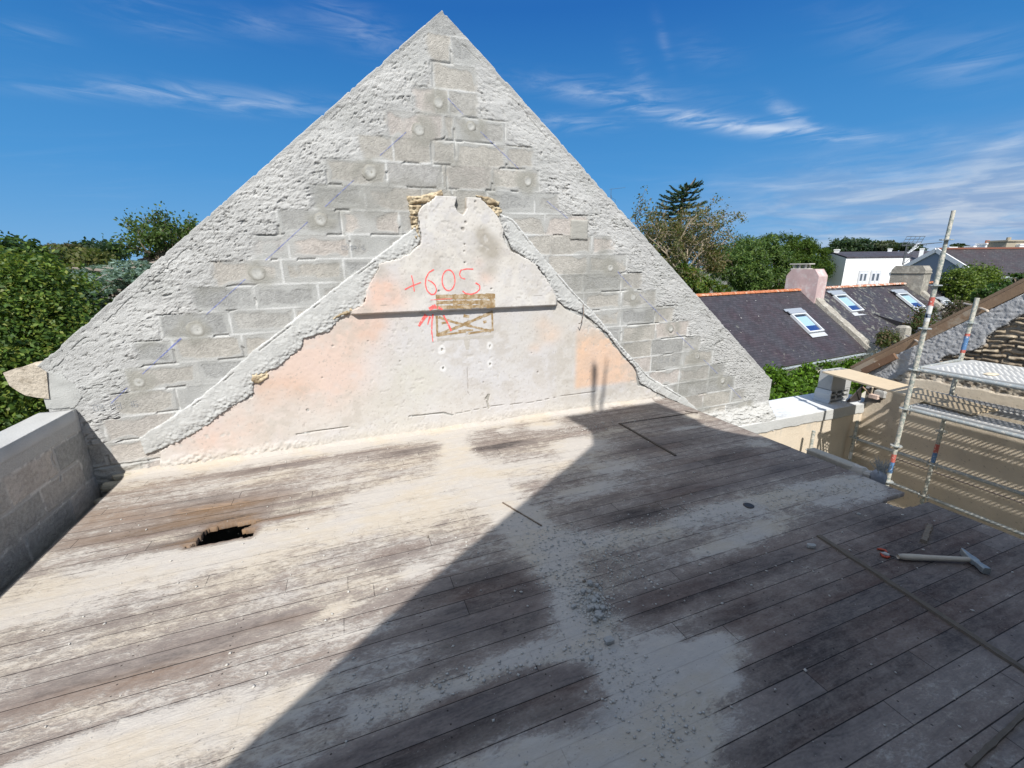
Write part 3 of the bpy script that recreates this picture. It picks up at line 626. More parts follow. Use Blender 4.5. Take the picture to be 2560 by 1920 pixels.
# ------------------------------------------------------------------ the floor of old boards
FX0, FX1, FY0, FY1 = -1.92, 3.85, -.9, 4.36
BW = .1045                                                        # board width
def floor_material():
    m = bpy.data.materials.new('dusty_floorboards'); m.use_nodes = True; T = NT(m.node_tree)
    P = T.n('ShaderNodeTexCoord').outputs['Object']; x, y, z = T.sep(P)
    at_ = T.n('ShaderNodeAttribute', attribute_name='Col'); cr = T.n('ShaderNodeSeparateColor', inp={0: at_.outputs['Color']}).outputs
    dust, ochre, dark = cr[0], cr[1], cr[2]
    yb = T.math('DIVIDE', T.math('ADD', y, .022), BW); b = T.math('FLOOR', yb); fy = T.math('FRACT', yb)
    wn = T.n('ShaderNodeTexWhiteNoise', noise_dimensions='1D'); T.set(wn.inputs['W'], b); br = wn.outputs[0]
    # butt joints along each board
    xl = T.math('DIVIDE', T.math('ADD', x, T.math('MULTIPLY', br, 7.3)), 2.15); fx = T.math('FRACT', xl); seg = T.math('FLOOR', xl)
    wn2 = T.n('ShaderNodeTexWhiteNoise', noise_dimensions='2D'); T.set(wn2.inputs['Vector'], T.xyz(b, seg, 0.0)); br2 = wn2.outputs[0]
    off = T.math('MULTIPLY', br2, 37.0)
    # growth rings: contours of a long soft noise make the cathedral figure of plain sawn pine
    n0 = T.noise(T.xyz(T.math('MULTIPLY', x, 1.1), T.math('MULTIPLY', y, 6.5), off), 1.0, 2, .45, .25)
    ring = T.math('SINE', T.math('MULTIPLY', n0, 96.0))
    n1 = T.noise(T.xyz(T.math('MULTIPLY', x, 2.2), T.math('MULTIPLY', y, 90), off), 1.0, 4, .6)
    ring = T.math('MULTIPLY_ADD', ring, .5, .5)
    grain = T.math('ADD', T.math('MULTIPLY', ring, T.math('MULTIPLY', T.ss(br2, .35, .9), .40)), T.math('MULTIPLY', n1, .78))
    tone = T.noise(T.xyz(T.math('MULTIPLY', x, .8), T.math('MULTIPLY', y, 2.2), off), 1.2, 4, .6)
    wood = T.mix(T.ss(grain, .22, .85), (.030, .025, .025), (.132, .108, .100))
    wood = T.mix(T.ss(tone, .40, .66), wood, T.mix(grain, (.046, .028, .023), (.145, .092, .074)))
    wood = T.mix(T.math('MULTIPLY', T.ss(br2, .3, 1.0), .45), wood, (.115, .105, .105))
    oc = T.math('MULTIPLY', ochre, T.math('MULTIPLY_ADD', n1, .7, .55))
    wood = T.mix(oc, wood, T.mix(grain, (.095, .055, .028), (.31, .19, .10)))
    # plaster dust, streaked along the boards, broken up finely
    s1 = T.noise(T.xyz(T.math('MULTIPLY', x, 1.6), T.math('MULTIPLY', y, 9.0), 2.0), 1.3, 6, .62, .4)
    s2 = T.noise(T.xyz(T.math('MULTIPLY', x, 14), T.math('MULTIPLY', y, 30), 5.0), 1.0, 5, .65, .6)
    s3 = T.noise(T.xyz(T.math('MULTIPLY', x, 60), T.math('MULTIPLY', y, 120), 8.0), 1.0, 3, .6)
    s4 = T.noise(P, 5.0, 5, .6, .5)
    v = T.math('ADD', T.math('MULTIPLY', dust, 1.55), -.28)
    for s_, a in ((s1, 1.0), (s2, 1.15), (s3, .75), (s4, .7)): v = T.math('MULTIPLY_ADD', T.math('SUBTRACT', s_, .5), a, v)
    v = T.math('MULTIPLY_ADD', grain, -.16, v)
    v = T.math('MULTIPLY_ADD', T.math('SUBTRACT', br2, .5), .16, v)
    s5 = T.noise(T.xyz(T.math('MULTIPLY', x, 22), T.math('MULTIPLY', y, 38), 11.0), 1.0, 6, .72, .9)
    vs = T.math('MULTIPLY_ADD', T.math('SUBTRACT', s5, .5), 1.9, v)
    cover = T.math('ADD', T.math('MULTIPLY', T.ss(v, .0, .95), .47), T.math('MULTIPLY', T.ss(vs, .22, .70), .40))
    yel = T.ss(T.noise(T.xyz(x, T.math('MULTIPLY', y, 2), 1.0), 1.7, 4, .6), .42, .62)
    dc = T.mix(yel, (.455, .42, .38), (.475, .415, .335))
    dc = T.mix(T.math('MULTIPLY', T.ss(s2, .45, .7), .5), dc, (.54, .50, .44))
    film = T.math('MULTIPLY', T.ss(v, -.80, .42), .64)
    c = T.mix(film, wood, (.305, .255, .22))
    c = T.mix(cover, c, dc)
    c = T.mix(T.math('MULTIPLY', dark, T.ss(s2, .3, .62)), c, (.020, .014, .012))
    # grey crumbs and dirt
    crumb = T.math('MULTIPLY', T.ss(T.noise(P, 95, 2, .5), .66, .74), .7)
    c = T.mix(crumb, c, (.20, .195, .19))
    # nail heads in pairs over each joist
    nx = T.math('ABSOLUTE', T.math('SUBTRACT', T.math('FRACT', T.math('DIVIDE', T.math('MULTIPLY_ADD', br, .03, x), .43)), .5)); ny = T.math('ABSOLUTE', T.math('SUBTRACT', T.math('ABSOLUTE', T.math('SUBTRACT', fy, .5)), .27))
    nail = T.math('LESS_THAN', T.math('ADD', T.math('POWER', T.math('MULTIPLY', nx, .43), 2.0), T.math('POWER', T.math('MULTIPLY', ny, BW), 2.0)), .000016)
    c = T.mix(T.math('MULTIPLY', nail, T.math('SUBTRACT', .85, T.math('MULTIPLY', T.ss(v, .2, .8), .6))), c, (.03, .022, .018))
    # gaps between boards, partly packed with dust
    gap = T.math('LESS_THAN', T.math('MINIMUM', fy, T.math('SUBTRACT', 1.0, fy)), T.math('MULTIPLY_ADD', T.noise(T.xyz(x, b, 0.0), 2.5, 3), .030, .004))
    end = T.math('LESS_THAN', T.math('MULTIPLY', fx, 2.15), .004)
    op = T.math('SUBTRACT', 1.0, T.math('MULTIPLY', T.ss(v, .25, .95), .88))
    gp = T.math('MULTIPLY', T.math('MAXIMUM', gap, T.math('MULTIPLY', end, .8)), op)
    c = T.mix(T.math('MULTIPLY', gp, .92), c, (.012, .009, .008))
    hgt = T.math('ADD', T.math('MULTIPLY', cover, .9), T.math('ADD', T.math('MULTIPLY', grain, .35), T.math('MULTIPLY', gp, -1.4)))
    hgt = T.math('MULTIPLY_ADD', s2, T.math('MULTIPLY_ADD', cover, .9, .3), hgt)
    hgt = T.math('MULTIPLY_ADD', s3, .45, hgt)
    bn = T.n('ShaderNodeBump', inp={'Strength': .55, 'Distance': .006, 'Height': hgt})
    p = T.n('ShaderNodeBsdfPrincipled', inp={'Base Color': c, 'Roughness': .82, 'Specular IOR Level': .3, 'Normal': bn.outputs[0]})
    T.t.links.new(p.outputs[0], T.n('ShaderNodeOutputMaterial').inputs[0]); return m
fxs = np.concatenate([np.arange(FX0, FX1, .012), [FX1]])
fys = np.concatenate([np.arange(FY0, .15, .09), np.arange(.15, FY1+.01, .012)])
QX, QY = np.meshgrid(fxs, fys, indexing='ij')
dfl = np.zeros(QX.shape); och = np.zeros(QX.shape); drk = np.zeros(QX.shape)
WX = QX+.09*(fbm(QX*5, QY*5, 3, 700)-.5); WY = QY+.05*(fbm(QX*4, QY*7, 3, 701)-.5)
def fd(p): q = onz(*dd(*p)); return q[0], q[1]
def spot(arr, p, rx, ry, a):
    X, Y = fd(p); arr += a*np.exp(-((WX-X)/rx)**2-((WY-Y)/ry)**2)
def path(arr, pts, w_, a, wf=None):
    L = [fd(p) for p in pts]; d = pdist(L, WX, WY); arr += a*np.exp(-(d/w_)**2)
lit = .385
dfl += lit
# left, sunlit half: thick limewash dust with worn brown places
dfl += .20*sst(-(QX-.7), -.9, .6)
dfl += .62*np.exp(-((4.35-QY)/.15)**2)*(QX < 3.6)
path(dfl, [(950, 900), (985, 960), (1010, 1015), (1060, 1060), (1120, 1115)], .15, .62)
path(dfl, [(1120, 1115), (1180, 1190), (1230, 1300), (1290, 1395), (1400, 1520), (1490, 1680)], .13, .66)
path(dfl, [(1150, 1170), (1290, 1165), (1460, 1130), (1600, 1095), (1760, 1055), (1880, 1040)], .12, .58)
path(dfl, [(780, 1540), (1000, 1468), (1180, 1410), (1290, 1390)], .045, .52)
path(dfl, [(600, 1640), (860, 1540), (1180, 1420)], .07, .22)
path(dfl, [(0, 1330), (320, 1230), (620, 1160), (1000, 1080)], .13, .42)
path(dfl, [(1000, 1020), (1200, 1000), (1290, 960)], .22, .38)
spot(dfl, (880, 1060), .45, .16, .40); spot(dfl, (1180, 920), .22, .10, .62); spot(dfl, (1230, 960), .22, .12, .5); spot(dfl, (1090, 930), .10, .08, .4)
spot(dfl, (730, 1310), .10, .045, .55); spot(dfl, (900, 1230), .10, .04, .4); spot(dfl, (420, 1580), .5, .10, .35); spot(dfl, (200, 1600), .25, .08, .30)
spot(dfl, (1440, 1430), .16, .10, .50); spot(dfl, (1540, 1400), .13, .09, .78); spot(dfl, (1480, 1490), .17, .10, .8); spot(dfl, (1420, 1400), .10, .07, .8); spot(dfl, (1560, 1470), .10, .07, .5)
spot(dfl, (1660, 1135), .30, .10, .55); spot(dfl, (1560, 1180), .32, .08, .42); spot(dfl, (1800, 1085), .25, .09, .55); spot(dfl, (1330, 1010), .25, .13, .45); spot(dfl, (1270, 1060), .3, .10, .42); spot(dfl, (1870, 1060), .15, .12, .5)
spot(dfl, (1330, 930), .3, .06, .25); spot(dfl, (1500, 1600), .3, .08, .34); spot(dfl, (1180, 1620), .25, .05, .35); spot(dfl, (1330, 1620), .2, .10, .4); spot(dfl, (1480, 925), .22, .05, .42); spot(dfl, (1500, 900), .10, .07, .6)
spot(dfl, (1640, 960), .15, .10, .4)
# bare brown wood
for p, rx, ry, a in [((880, 975), .30, .085, .72), ((800, 975), .25, .05, .35), ((1090, 960), .24, .06, .62), ((1040, 970), .12, .05, .4), ((1120, 905), .32, .06, .55), ((1240, 880), .25, .05, .4), ((590, 1010), .55, .07, .60), ((450, 1090), .45, .12, .66), ((330, 1150), .34, .07, .58), ((640, 1085), .3, .05, .42), ((250, 1200), .3, .05, .35),
        ((360, 1400), .62, .09, .48), ((180, 1490), .5, .07, .46), ((620, 1330), .35, .05, .45), ((850, 1200), .24, .09, .5), ((900, 1290), .34, .10, .45), ((700, 1430), .40, .04, .34), ((300, 1330), .5, .05, .34), ((90, 1610), .4, .05, .35),
        ((1090, 1280), .30, .20, .75), ((1000, 1340), .30, .10, .6), ((1130, 1350), .17, .07, .5), ((900, 1480), .35, .09, .30), ((1100, 1500), .36, .10, .75), ((900, 1600), .4, .10, .62), ((1210, 1470), .12, .07, .5), ((1240, 1560), .14, .08, .4), ((760, 1640), .3, .05, .4),
        ((1380, 1120), .34, .11, .62), ((1500, 1060), .40, .09, .48), ((1420, 960), .5, .14, .48), ((1560, 990), .45, .13, .42), ((1700, 1010), .3, .10, .38), ((1340, 880), .34, .12, .42), ((1500, 1270), .45, .09, .36), ((1640, 1230), .4, .07, .42), ((1420, 1300), .16, .06, .6), ((1580, 1330), .30, .05, .40),
        ((1800, 1350), .5, .16, .40), ((1700, 1480), .45, .12, .34), ((1950, 1230), .4, .22, .30), ((2050, 1330), .4, .25, .34), ((1900, 1500), .4, .1, .24), ((1700, 1600), .4, .08, .3), ((1930, 1140), .2, .15, .2), ((2080, 1180), .3, .3, .3)]:
    spot(dfl, p, rx, ry, -a*(.70 if p[0] < 1000 and p[1] < 1460 else .9))
dfl -= .10*sst(QX-.6*(2.6-QY), 1.0, 2.0)*sst(-QY, -2.6, -1.9)
# water staining near the hole and along the left edge
for p, rx, ry, a in [((330, 1040), .34, .18, 1.0), ((230, 1110), .30, .20, .85), ((520, 1090), .40, .09, .7), ((400, 1130), .36, .08, .75), ((600, 1040), .4, .05, .45), ((180, 1170), .25, .08, .5), ((470, 1040), .4, .05, .55), ((420, 1100), .35, .10, .5), ((420, 1165), .22, .045, .9), ((600, 1120), .28, .03, .85), ((520, 1120), .16, .05, .9), ((180, 1520), .5, .04, .4), ((650, 1330), .4, .03, .4), ((600, 1440), .5, .03, .35), ((1370, 890), .2, .03, .5), ((1440, 975), .12, .05, .55), ((1330, 1400), .04, .04, .3), ((300, 1460), .4, .04, .4), ((900, 960), .3, .05, .3), ((1450, 1080), .3, .05, .3)]:
    spot(och, p, rx, ry, a)
for p, rx, ry, a in [((445, 1150), .13, .028, .9), ((500, 1120), .16, .02, .8), ((640, 1100), .16, .012, .7), ((350, 1175), .2, .012, .55), ((420, 1080), .2, .02, .45), ((1310, 1330), .12, .03, .35), ((980, 1395), .10, .025, .6), ((1150, 1560), .2, .02, .5), ((1900, 1330), .25, .02, .3), ((960, 1620), .2, .03, .5), ((1290, 1560), .1, .03, .4)]:
    spot(drk, p, rx, ry, a)
# the hole broken through two boards, and the notch at the right hand edge
q7h = zoomer(0, 1150, 2212/1100)
HP = [onz(*q7h(*p))[:2] for p in [(935, 437), (985, 412), (1025, 362), (1060, 340), (1130, 322), (1285, 303), (1268, 318), (1205, 345), (1208, 352), (1276, 345), (1264, 377), (1100, 405)]]
hd = sdf(HP, QX, QY)+.010*(fbm(QX*30, QY*50, 3, 710)-.5)
NTC = [onz(*q6(*p))[:2] for p in [(1040, 858), (1085, 822), (1215, 782), (1500, 690), (1560, 800), (1210, 905), (1150, 893)]]
nd = sdf(NTC, QX, QY)
fm = (hd < 0) & (nd < 0)
dfl = dfl-.62*np.clip(och, 0, 1)*np.exp(-((QY-3.05)/.75)**2)*(QX < 1.2)
rim = np.exp(-(np.maximum(-hd, 0)/.035)**2); och = np.clip(och+rim*.9, 0, 1); dfl = dfl-rim*.5
FH = .004*(fbm(QX*2, QY*2, 3, 720)-.5)+.006*np.clip(dfl-.9, 0, 1)*fbm(QX*30, QY*30, 3, 721)+(-.010*np.exp(-(np.maximum(-hd, 0)/.03)**2)*(fbm(QX*40, QY*60, 3, 722)))
dr_ = np.exp(-(np.maximum(4.345-QY, 0)/.055)**1.5)*(QX < 3.75)*(.35+.9*fbm(QX*4, QY*4, 3, 730)); FH = FH+.045*dr_+.02*dr_*(fbm(QX*40, QY*40, 3, 731)-.5); dfl = dfl+.5*dr_
yb_ = (QY+.022)/BW; FH += .0025*(_hash(np.floor(yb_), np.floor(yb_)*0, 3)-.5)
fcol = np.stack([np.clip(dfl, 0, 1.3), np.clip(och, 0, 1), np.clip(drk, 0, 1)], -1)
fo = field('floor', QX, QY, fm, FH, fcol, lambda u, v, h: np.stack([u, v, h], -1), floor_material(), None, skirt=.032, smooth=False)
tag(fo, kind='structure')

def dist_floor(x, y):
    return 0
# strips of wood let into the boards
m_old = mat('old_timber', (.135, .112, .088), grain=.35, gs=30, bump=.5, bs=60, blotch=.2, bls=4)
m_drk = mat('dark_rotten_timber', (.085, .070, .058), grain=.4, gs=40, bump=.6, bs=60)
def strip(name, a, b_, wd, ht, m, label, seed=1, z0=.0, grp=None, cat='batten'):
    A = np.array(a, float); B = np.array(b_, float); n = 26; t = np.linspace(0, 1, n); rg = np.random.default_rng(seed)
    dr = (B-A)/np.linalg.norm(B-A); nr = np.array([-dr[1], dr[0]]); V = []; F = []
    for k in range(n):
        c = A+(B-A)*t[k]+nr*rg.normal(0, wd*.05); ww = wd*(.5+rg.uniform(-.09, .09)); hh = ht*(1+rg.uniform(-.15, .1))
        for (s_, zz) in ((-1, 0), (-.86, hh), (.86, hh*.95), (1, 0)): V.append((*(c+nr*ww*s_), z0+zz))
    for k in range(n-1):
        for j in range(3): F.append((4*k+j, 4*k+j+1, 4*k+5+j, 4*k+4+j))
    F += [(0, 1, 2, 3), tuple(4*(n-1)+j for j in (3, 2, 1, 0))]
    mb = MB(); mb.add(V, F); o = mb.build(name, m, None, origin=(*A, z0)); tag(o, label, cat, grp); return o
strip('threshold_strip', (2.70, 1.545), (2.50, .15), .034, .012, m_old, 'long pale wooden strip crossing the boards beside the hammer', 1, cat='wooden strip')
strip('threshold_strip', (2.715, 3.76), (2.70, 2.86), .022, .012, m_drk, 'dark rotten strip running towards the gable, with debris along it', 2, cat='wooden strip')
strip('threshold_strip', (2.70, 3.765), (3.82, 3.735), .009, .006, m_drk, 'thin dark strip across the boards joining the rotten one near the gable', 3, cat='wooden strip')
strip('wood_splinter', fd((1086, 1087))[:2], fd((1170, 1137))[:2], .010, .009, mat('splinter_wood', (.16, .125, .095), grain=.3, gs=60), 'long thin splinter lying half in sun at the edge of the shadow', 4, cat='splinter')
strip('wood_peg', onz(*qg(1605, 42))[:2], onz(*qg(1565, 148))[:2], .030, .022, mat('peg_wood', (.19, .155, .12), grain=.3, gs=50), 'short tapered wooden peg lying behind the hammer', 5, cat='peg')
strip('wood_splinter', fd((1480, 889))[:2], fd((1507, 893))[:2], .012, .010, m_drk, 'short dark splinter at the far right edge of the floor', 6, cat='splinter')
strip('wood_splinter', onz(*z4(300, 1335))[:2], onz(*z4(370, 1337))[:2], .014, .010, m_drk, 'dark flat splinter at the tip of the chimney shadow', 8, cat='splinter')
strip('wood_splinter', onz(*z4(445, 1335))[:2], onz(*z4(480, 1322))[:2], .014, .010, m_drk, 'tiny dark splinter just right of the flat one under the orange wall', 9, cat='splinter')
strip('wood_splinter', fd((925, 1158))[:2], fd((1075*.86, 1163))[:2], .006, .006, m_old, 'small pale splinter on the sunlit boards right of the hole', 10, cat='splinter')
m_gap = mat('old_trim', (.10, .085, .065), grain=.3)
hat = onz(*qg(1850, 1590)); h2_ = onz(*qg(2212, 1330))
strip('floor_edge_trim', hat[:2], (h2_[0]+.35, h2_[1]+.04), .016, .012, m_old, 'dark raised board edge in the bottom right corner of the floor', 7, cat='wooden trim')
# mason's hammer
HA = onz(*qg(1400, 235), .022); HB = onz(*qg(1890, 252), .03); hx = (HB-HA); hx[2] = 0; HL = np.linalg.norm(hx); hx /= HL
ham = thing('hammer', 'masons hammer with a long pale wooden handle lying on the boards', 'hammer', (HA[0], HA[1], 0))
b = MB(); pts = [HA+hx*HL*t+np.array([0, 0, .004*t]) for t in np.linspace(0, 1, 12)]
b.tube(pts, [.014, .0185, .019, .018, .0168, .0160, .0155, .0152, .015, .0148, .0146, .0145], 12)
b.build('handle', mat('ash_handle', (.47, .41, .33), grain=.15, gs=35, bump=.2, blotch=.2, bls=12, rough=.7), ham, smooth=True)
K1 = onz(*qg(1808, 195), .03); K2 = onz(*qg(1975, 325), .03); kd = K2-K1; kd[2] = 0; kl = np.linalg.norm(kd); kd /= kl; kn = np.array([-kd[1], kd[0], 0]); kc = (K1+K2)/2
b = MB(); V = []; prof = [(-.5, .004, .020), (-.36, .010, .019), (-.18, .015, .017), (-.07, .019, .019), (.07, .019, .019), (.14, .014, .015), (.30, .016, .017), (.36, .019, .019), (.5, .019, .019)]
for t, hw, hh in prof:
    for a, c in ((-1, -.7), (-.7, -1), (.7, -1), (1, -.7), (1, .7), (.7, 1), (-.7, 1), (-1, .7)):
        p = kc+kd*kl*t+kn*hw*a; V.append((p[0], p[1], .026+hh*c))
F = [(i*8+k, i*8+(k+1) % 8, i*8+8+(k+1) % 8, i*8+8+k) for i in range(len(prof)-1) for k in range(8)]+[tuple(range(7, -1, -1)), tuple(range(len(V)-8, len(V)))]
b.add(V, F); b.build('head', mat('worn_steel', (.33, .36, .36), rough=.45, metal=.55, grain=.25, gs=60, blotch=.3, bls=20), ham)
# red handled knife / scraper lying folded by the handle end
S0 = onz(*qg(1300, 205), .0); red = thing('trowel_pliers', 'small red handled pliers with white jaws beside the hammer handle', 'pliers', (S0[0], S0[1], 0))
mr = mat('red_plastic', (.42, .075, .04), rough=.5, blotch=.2, bls=30)
g = lambda x, y, z=.008: onz(*qg(x, y), z)
b = MB(); b.tube([g(1268, 186), g(1290, 188), g(1318, 195), g(1332, 210)], [.005, .008, .008, .005], 8); b.build('grip', mr, red, smooth=True)
b = MB(); b.tube([g(1290, 215), g(1306, 232), g(1328, 240), g(1348, 236)], [.005, .008, .008, .005], 8); b.build('grip', mr, red, smooth=True)
b = MB(); b.tube([g(1292, 212, .010), g(1318, 218, .010), g(1345, 226, .010)], [.005, .013, .008], 8); b.build('jaw', mat('chalky_metal', (.45, .44, .42), rough=.6), red, smooth=True)
b = MB(); b.tube([g(1345, 228), g(1380, 234, .005)], [.005, .002], 6); b.build('tip', mat('dark_metal', (.08, .07, .065), rough=.5, metal=.6), red)
# dark metal disc
p = fd((1617, 1093)); b = MB(); b.tube([(*p, 0), (*p, .006), (*p, .009)], [.036, .037, .030], 20)
tag(b.build('metal_disc', mat('dark_metal'), None, origin=(*p, 0)), 'small round dark metal disc on a dusty white patch', 'disc')
# bigger stones, each on its own; crumbs as one scatter
m_st = mat('rubble_stone', (.34, .335, .32), grain=.25, gs=50, bump=.5, bs=40, blotch=.25, bls=20)
ST = [((1315, 1388), .034, 'largest pale oval stone in the middle of the dust trail'), ((1340*.953, 1423), .017, 'white pebble left of the largest oval stone'), ((1752, 1183), .034, 'flat bluish stone shard at the near end of the pale strip'), ((1283, 1300), .026, 'grey lump in the rubble heap on the dust trail'), ((1292, 1330), .030, 'flat grey lump at the foot of the rubble heap'),
      ((1239, 1313), .022, 'cube shaped grey stone just left of the rubble heap'), ((1262, 1175), .020, 'round grey pebble where the two dust trails meet'), ((1258, 1425), .012, 'tiny white pebble nearest the dark boards'), ((1300, 1335), .018, 'dusty grey chip right of the flat lump'), ((1855, 1112), .018, 'pale chip behind the peg near the notch'), ((1925, 1095), .016, 'angular chip on the trail just left of the notch'),
      ((950, 1485), .016, 'pale pebble alone on dark boards in the bottom middle'), ((1262, 1257), .014, 'sandy brown sliver above the rubble heap')]
for i, (p, r, lb) in enumerate(ST):
    x, y = fd(p); b = MB(); b.blob((x, y, r*.34), (r*.72, r*.52, r*.42), 40+i)
    o = tag(b.build('stone', m_st if i != 12 else mat('peg_wood'), None, origin=(x, y, 0)), lb, 'stone', 'loose stones on the boards')
    o.rotation_euler.z = i*1.3
rgh = np.random.default_rng(15); HEAP = [fd(p) for p in [(1268, 1262), (1282, 1300), (1298, 1338)]]
st0 = None
for i in range(26):
    j = rgh.integers(0, 2); t_ = rgh.random(); c_ = np.array(HEAP[j])*(1-t_)+np.array(HEAP[j+1])*t_+rgh.normal(0, .028, 2)
    if st0 is None:
        b = MB(); b.blob((0, 0, .010), (.017, .013, .011), 333); st0 = tag(b.build('stone', m_st, None, origin=(0, 0, 0)), 'small grey lump heaped with others where the dust trails meet', 'stone', 'small lumps in the rubble heap'); o = st0
    else: o = st0.copy(); COL.objects.link(o)
    o.location = (c_[0], c_[1], .002+.010*max(0, rgh.normal(0, 1))); o.rotation_euler = (rgh.uniform(-.5, .5), rgh.uniform(-.5, .5), rgh.uniform(0, 6.28)); k_ = rgh.uniform(.35, 1.1); o.scale = (k_, k_*rgh.uniform(.8, 1.2), k_)
def scatter(name, n, paths, rmin, rmax, m, z0=.0, seed=5):
    rg = np.random.default_rng(seed); V = []; F = []
    ico = np.array([[1, 0, 0], [-1, 0, 0], [0, 1, 0], [0, -1, 0], [0, 0, 1], [0, 0, -1.]]); IF = np.array([[0, 2, 4], [2, 1, 4], [1, 3, 4], [3, 0, 4], [2, 0, 5], [1, 2, 5], [3, 1, 5], [0, 3, 5]])
    Vs = []; Fs = []; tot = 0
    wts = np.array([p[2] for p in paths], float); wts /= wts.sum()
    for k in range(n):
        L, sd, _ = paths[rg.choice(len(paths), p=wts)]; j = rg.integers(len(L)-1); t = rg.random()
        c = np.array(L[j])*(1-t)+np.array(L[j+1])*t+rg.normal(0, sd, 2)
        if not (FX0+.02 < c[0] < FX1-.03 and .1 < c[1] < FY1-.02): continue
        r = rmin*(rmax/rmin)**(rg.random()**2.2); a = rg.random()*6.28
        v = ico*np.array([1, .75, .6])*r*rg.uniform(.7, 1.25, (6, 1)); ca, sa = math.cos(a), math.sin(a)
        v = np.stack([v[:, 0]*ca-v[:, 1]*sa, v[:, 0]*sa+v[:, 1]*ca, v[:, 2]], 1)+[c[0], c[1], z0+r*.3]
        Vs.append(v); Fs.append(IF+tot); tot += 6
    return mesh_np(name, np.concatenate(Vs), np.concatenate(Fs), m)
fp = lambda L: [fd(p) for p in L]
tr1 = fp([(1120, 1115), (1180, 1190), (1230, 1270), (1285, 1310), (1300, 1400), (1400, 1520), (1480, 1640)]); tr2 = fp([(1160, 1160), (1290, 1165), (1460, 1130), (1600, 1095), (1760, 1055), (1890, 1045)])
tr3 = fp([(1275, 1290), (1290, 1330)]); tr4 = fp([(1210, 930), (1300, 920), (1400, 905)]); tr5 = fp([(320, 990), (900, 905), (1380, 850)]); tr6 = fp([(780, 1540), (1000, 1468), (1290, 1390)]); tr7 = fp([(1300, 1180), (1350, 1250)])
allf = [(-1.7, 2.6), (.5, 2.4), (2.5, 2.0), (3.5, 1.0)]
o = scatter('rubble', 9500, [(tr1, .085, 3), (tr2, .075, 3.2), (tr3, .040, 1.8), (tr4, .05, .5), (tr5, .05, 1.2), (tr6, .03, .6), (tr7, .12, 1), (allf, .9, 2.2)], .0016, .0115, mat('rubble_grit', (.47, .45, .415), grain=.25, gs=50, blotch=.25, bls=9)); tag(o, 'grey mortar crumbs and grit scattered over the boards in two trails', 'rubble', kind='stuff')
# ------------------------------------------------------------------ ground far below
GZ0 = -4.9
m_gr = mat('ground_gravel', (.16, .15, .12), grain=.3, gs=8, blotch=.3, bls=.3, coat2=(.055, .085, .03), c2s=.12, c2t=(.45, .55))
me = MB(); me.add([(-900, -900, GZ0), (900, -900, GZ0), (900, 900, GZ0), (-900, 900, GZ0)], [(0, 1, 2, 3)]); tag(me.build('ground', m_gr), kind='structure')
# ------------------------------------------------------------------ opposite gable (behind the viewpoint); its shadow falls on the boards
def shp(p, yc=-.9):                                                # shadow point on the floor -> point of the wall that casts it
    x, y = p; z = (y-yc)/(-SUN.y/SUN.z); return (x-(SUN.x/-SUN.z)*z, z)
cast = [shp(fd(p)) for p in [(480, 1659), (800, 1365), (1000, 1192), (1180, 1045), (1235, 1000)]]
stack = [shp(p) for p in [fd((1235, 1000)), fd((1280, 960)), (2.286, 3.66), (2.31, 3.95), (2.27, 4.22), (3.60, 4.25), (3.60, 3.75), fd((1500, 912)), fd((1560, 930)), fd((1640, 945))]]
wl = [(-3.2, -4.9), (-3.2, .35)]+cast+[((cast[-1][0]+stack[-1][0])/2-.3, cast[-1][1]+.02), (stack[-1][0]-.02, stack[-1][1]+.05), (4.6, 2.45), (5.3, .7), (5.3, -4.9)]
opp = thing('gable_wall', 'bare block gable standing opposite, whose stepped shadow covers the near boards', 'gable wall', (1.0, -1.0, 0))
m_opp = mat('opposite_block', (.40, .39, .37), grain=.2, bump=.4, blotch=.15)
b = MB(); b.prism(wl, 'y', -1.12, -.9); b.build('masonry', m_opp, opp)
chm = [stack[0]]+stack[1:]+[(1.2, 4.4)]
b = MB(); b.prism(chm, 'y', -1.10, -.902); b.build('chimney', m_opp, opp)
tz = stack[4][1]
def rel(p):                                                       # shadow point on the gable -> x, z of what casts it
    q = at(*dd(*p)); t = (q[1]+1.0)/SUN.y; return q[0]-SUN.x*t, q[2]-SUN.z*t
pa = rel((1284, 800)); pb = rel((1286, 850)); pc_ = rel((1311, 775)); pe = rel((1300, 850))
b = MB(); b.tube([(pa[0], -1, tz-.1), (pa[0], -1, (pa[1]+tz)/2), (pa[0], -1, pa[1]), (pa[0]-.01, -1, pa[1]+.10)], [.016, .02, .042, .01], 10)  # unseen posts added on the stack, shaped to cast the two-pronged shadow
b.tube([(pa[0]+.06, -1, tz-.05), (pc_[0]-.03, -1, (pc_[1]+tz)/2), (pc_[0], -1, pc_[1])], [.022, .022, .008], 8); b.build('shadow_prongs', mat('terracotta', (.42, .16, .08), grain=.2), opp)
# ------------------------------------------------------------------ left parapet wall
par = thing('parapet_wall', 'low grey block parapet running back along the left edge of the floor', 'parapet wall', (-2.12, 3.0, -.6))
ys = np.arange(.2, 4.352, .010); zs = np.arange(-1.2, .632, .010); Y, Z = np.meshgrid(ys, zs, indexing='ij')
k = np.floor((.45-Z)/.208); fz = ((.45-Z)/.208-k)*.208; f = (Y+np.where(k % 2 == 0, .12, .37))/.508; bx = np.floor(f); fy = (f-bx)*.508
jd = np.minimum(np.minimum(fz, .208-fz), np.minimum(fy, .508-fy))+.008*(fbm(Y*20, Z*20, 3, 800)-.5); jd = np.where(Z > .45, .1+.0*Z, jd); jd = np.where(np.abs(Z-.45) < .006, 0, jd)
n1 = fbm(Y*9, Z*9, 4, 801); n2 = fbm(Y*60, Z*60, 3, 802); bid = _hash(bx, k, 12)
jt = 1-sst(jd, .003, .016)
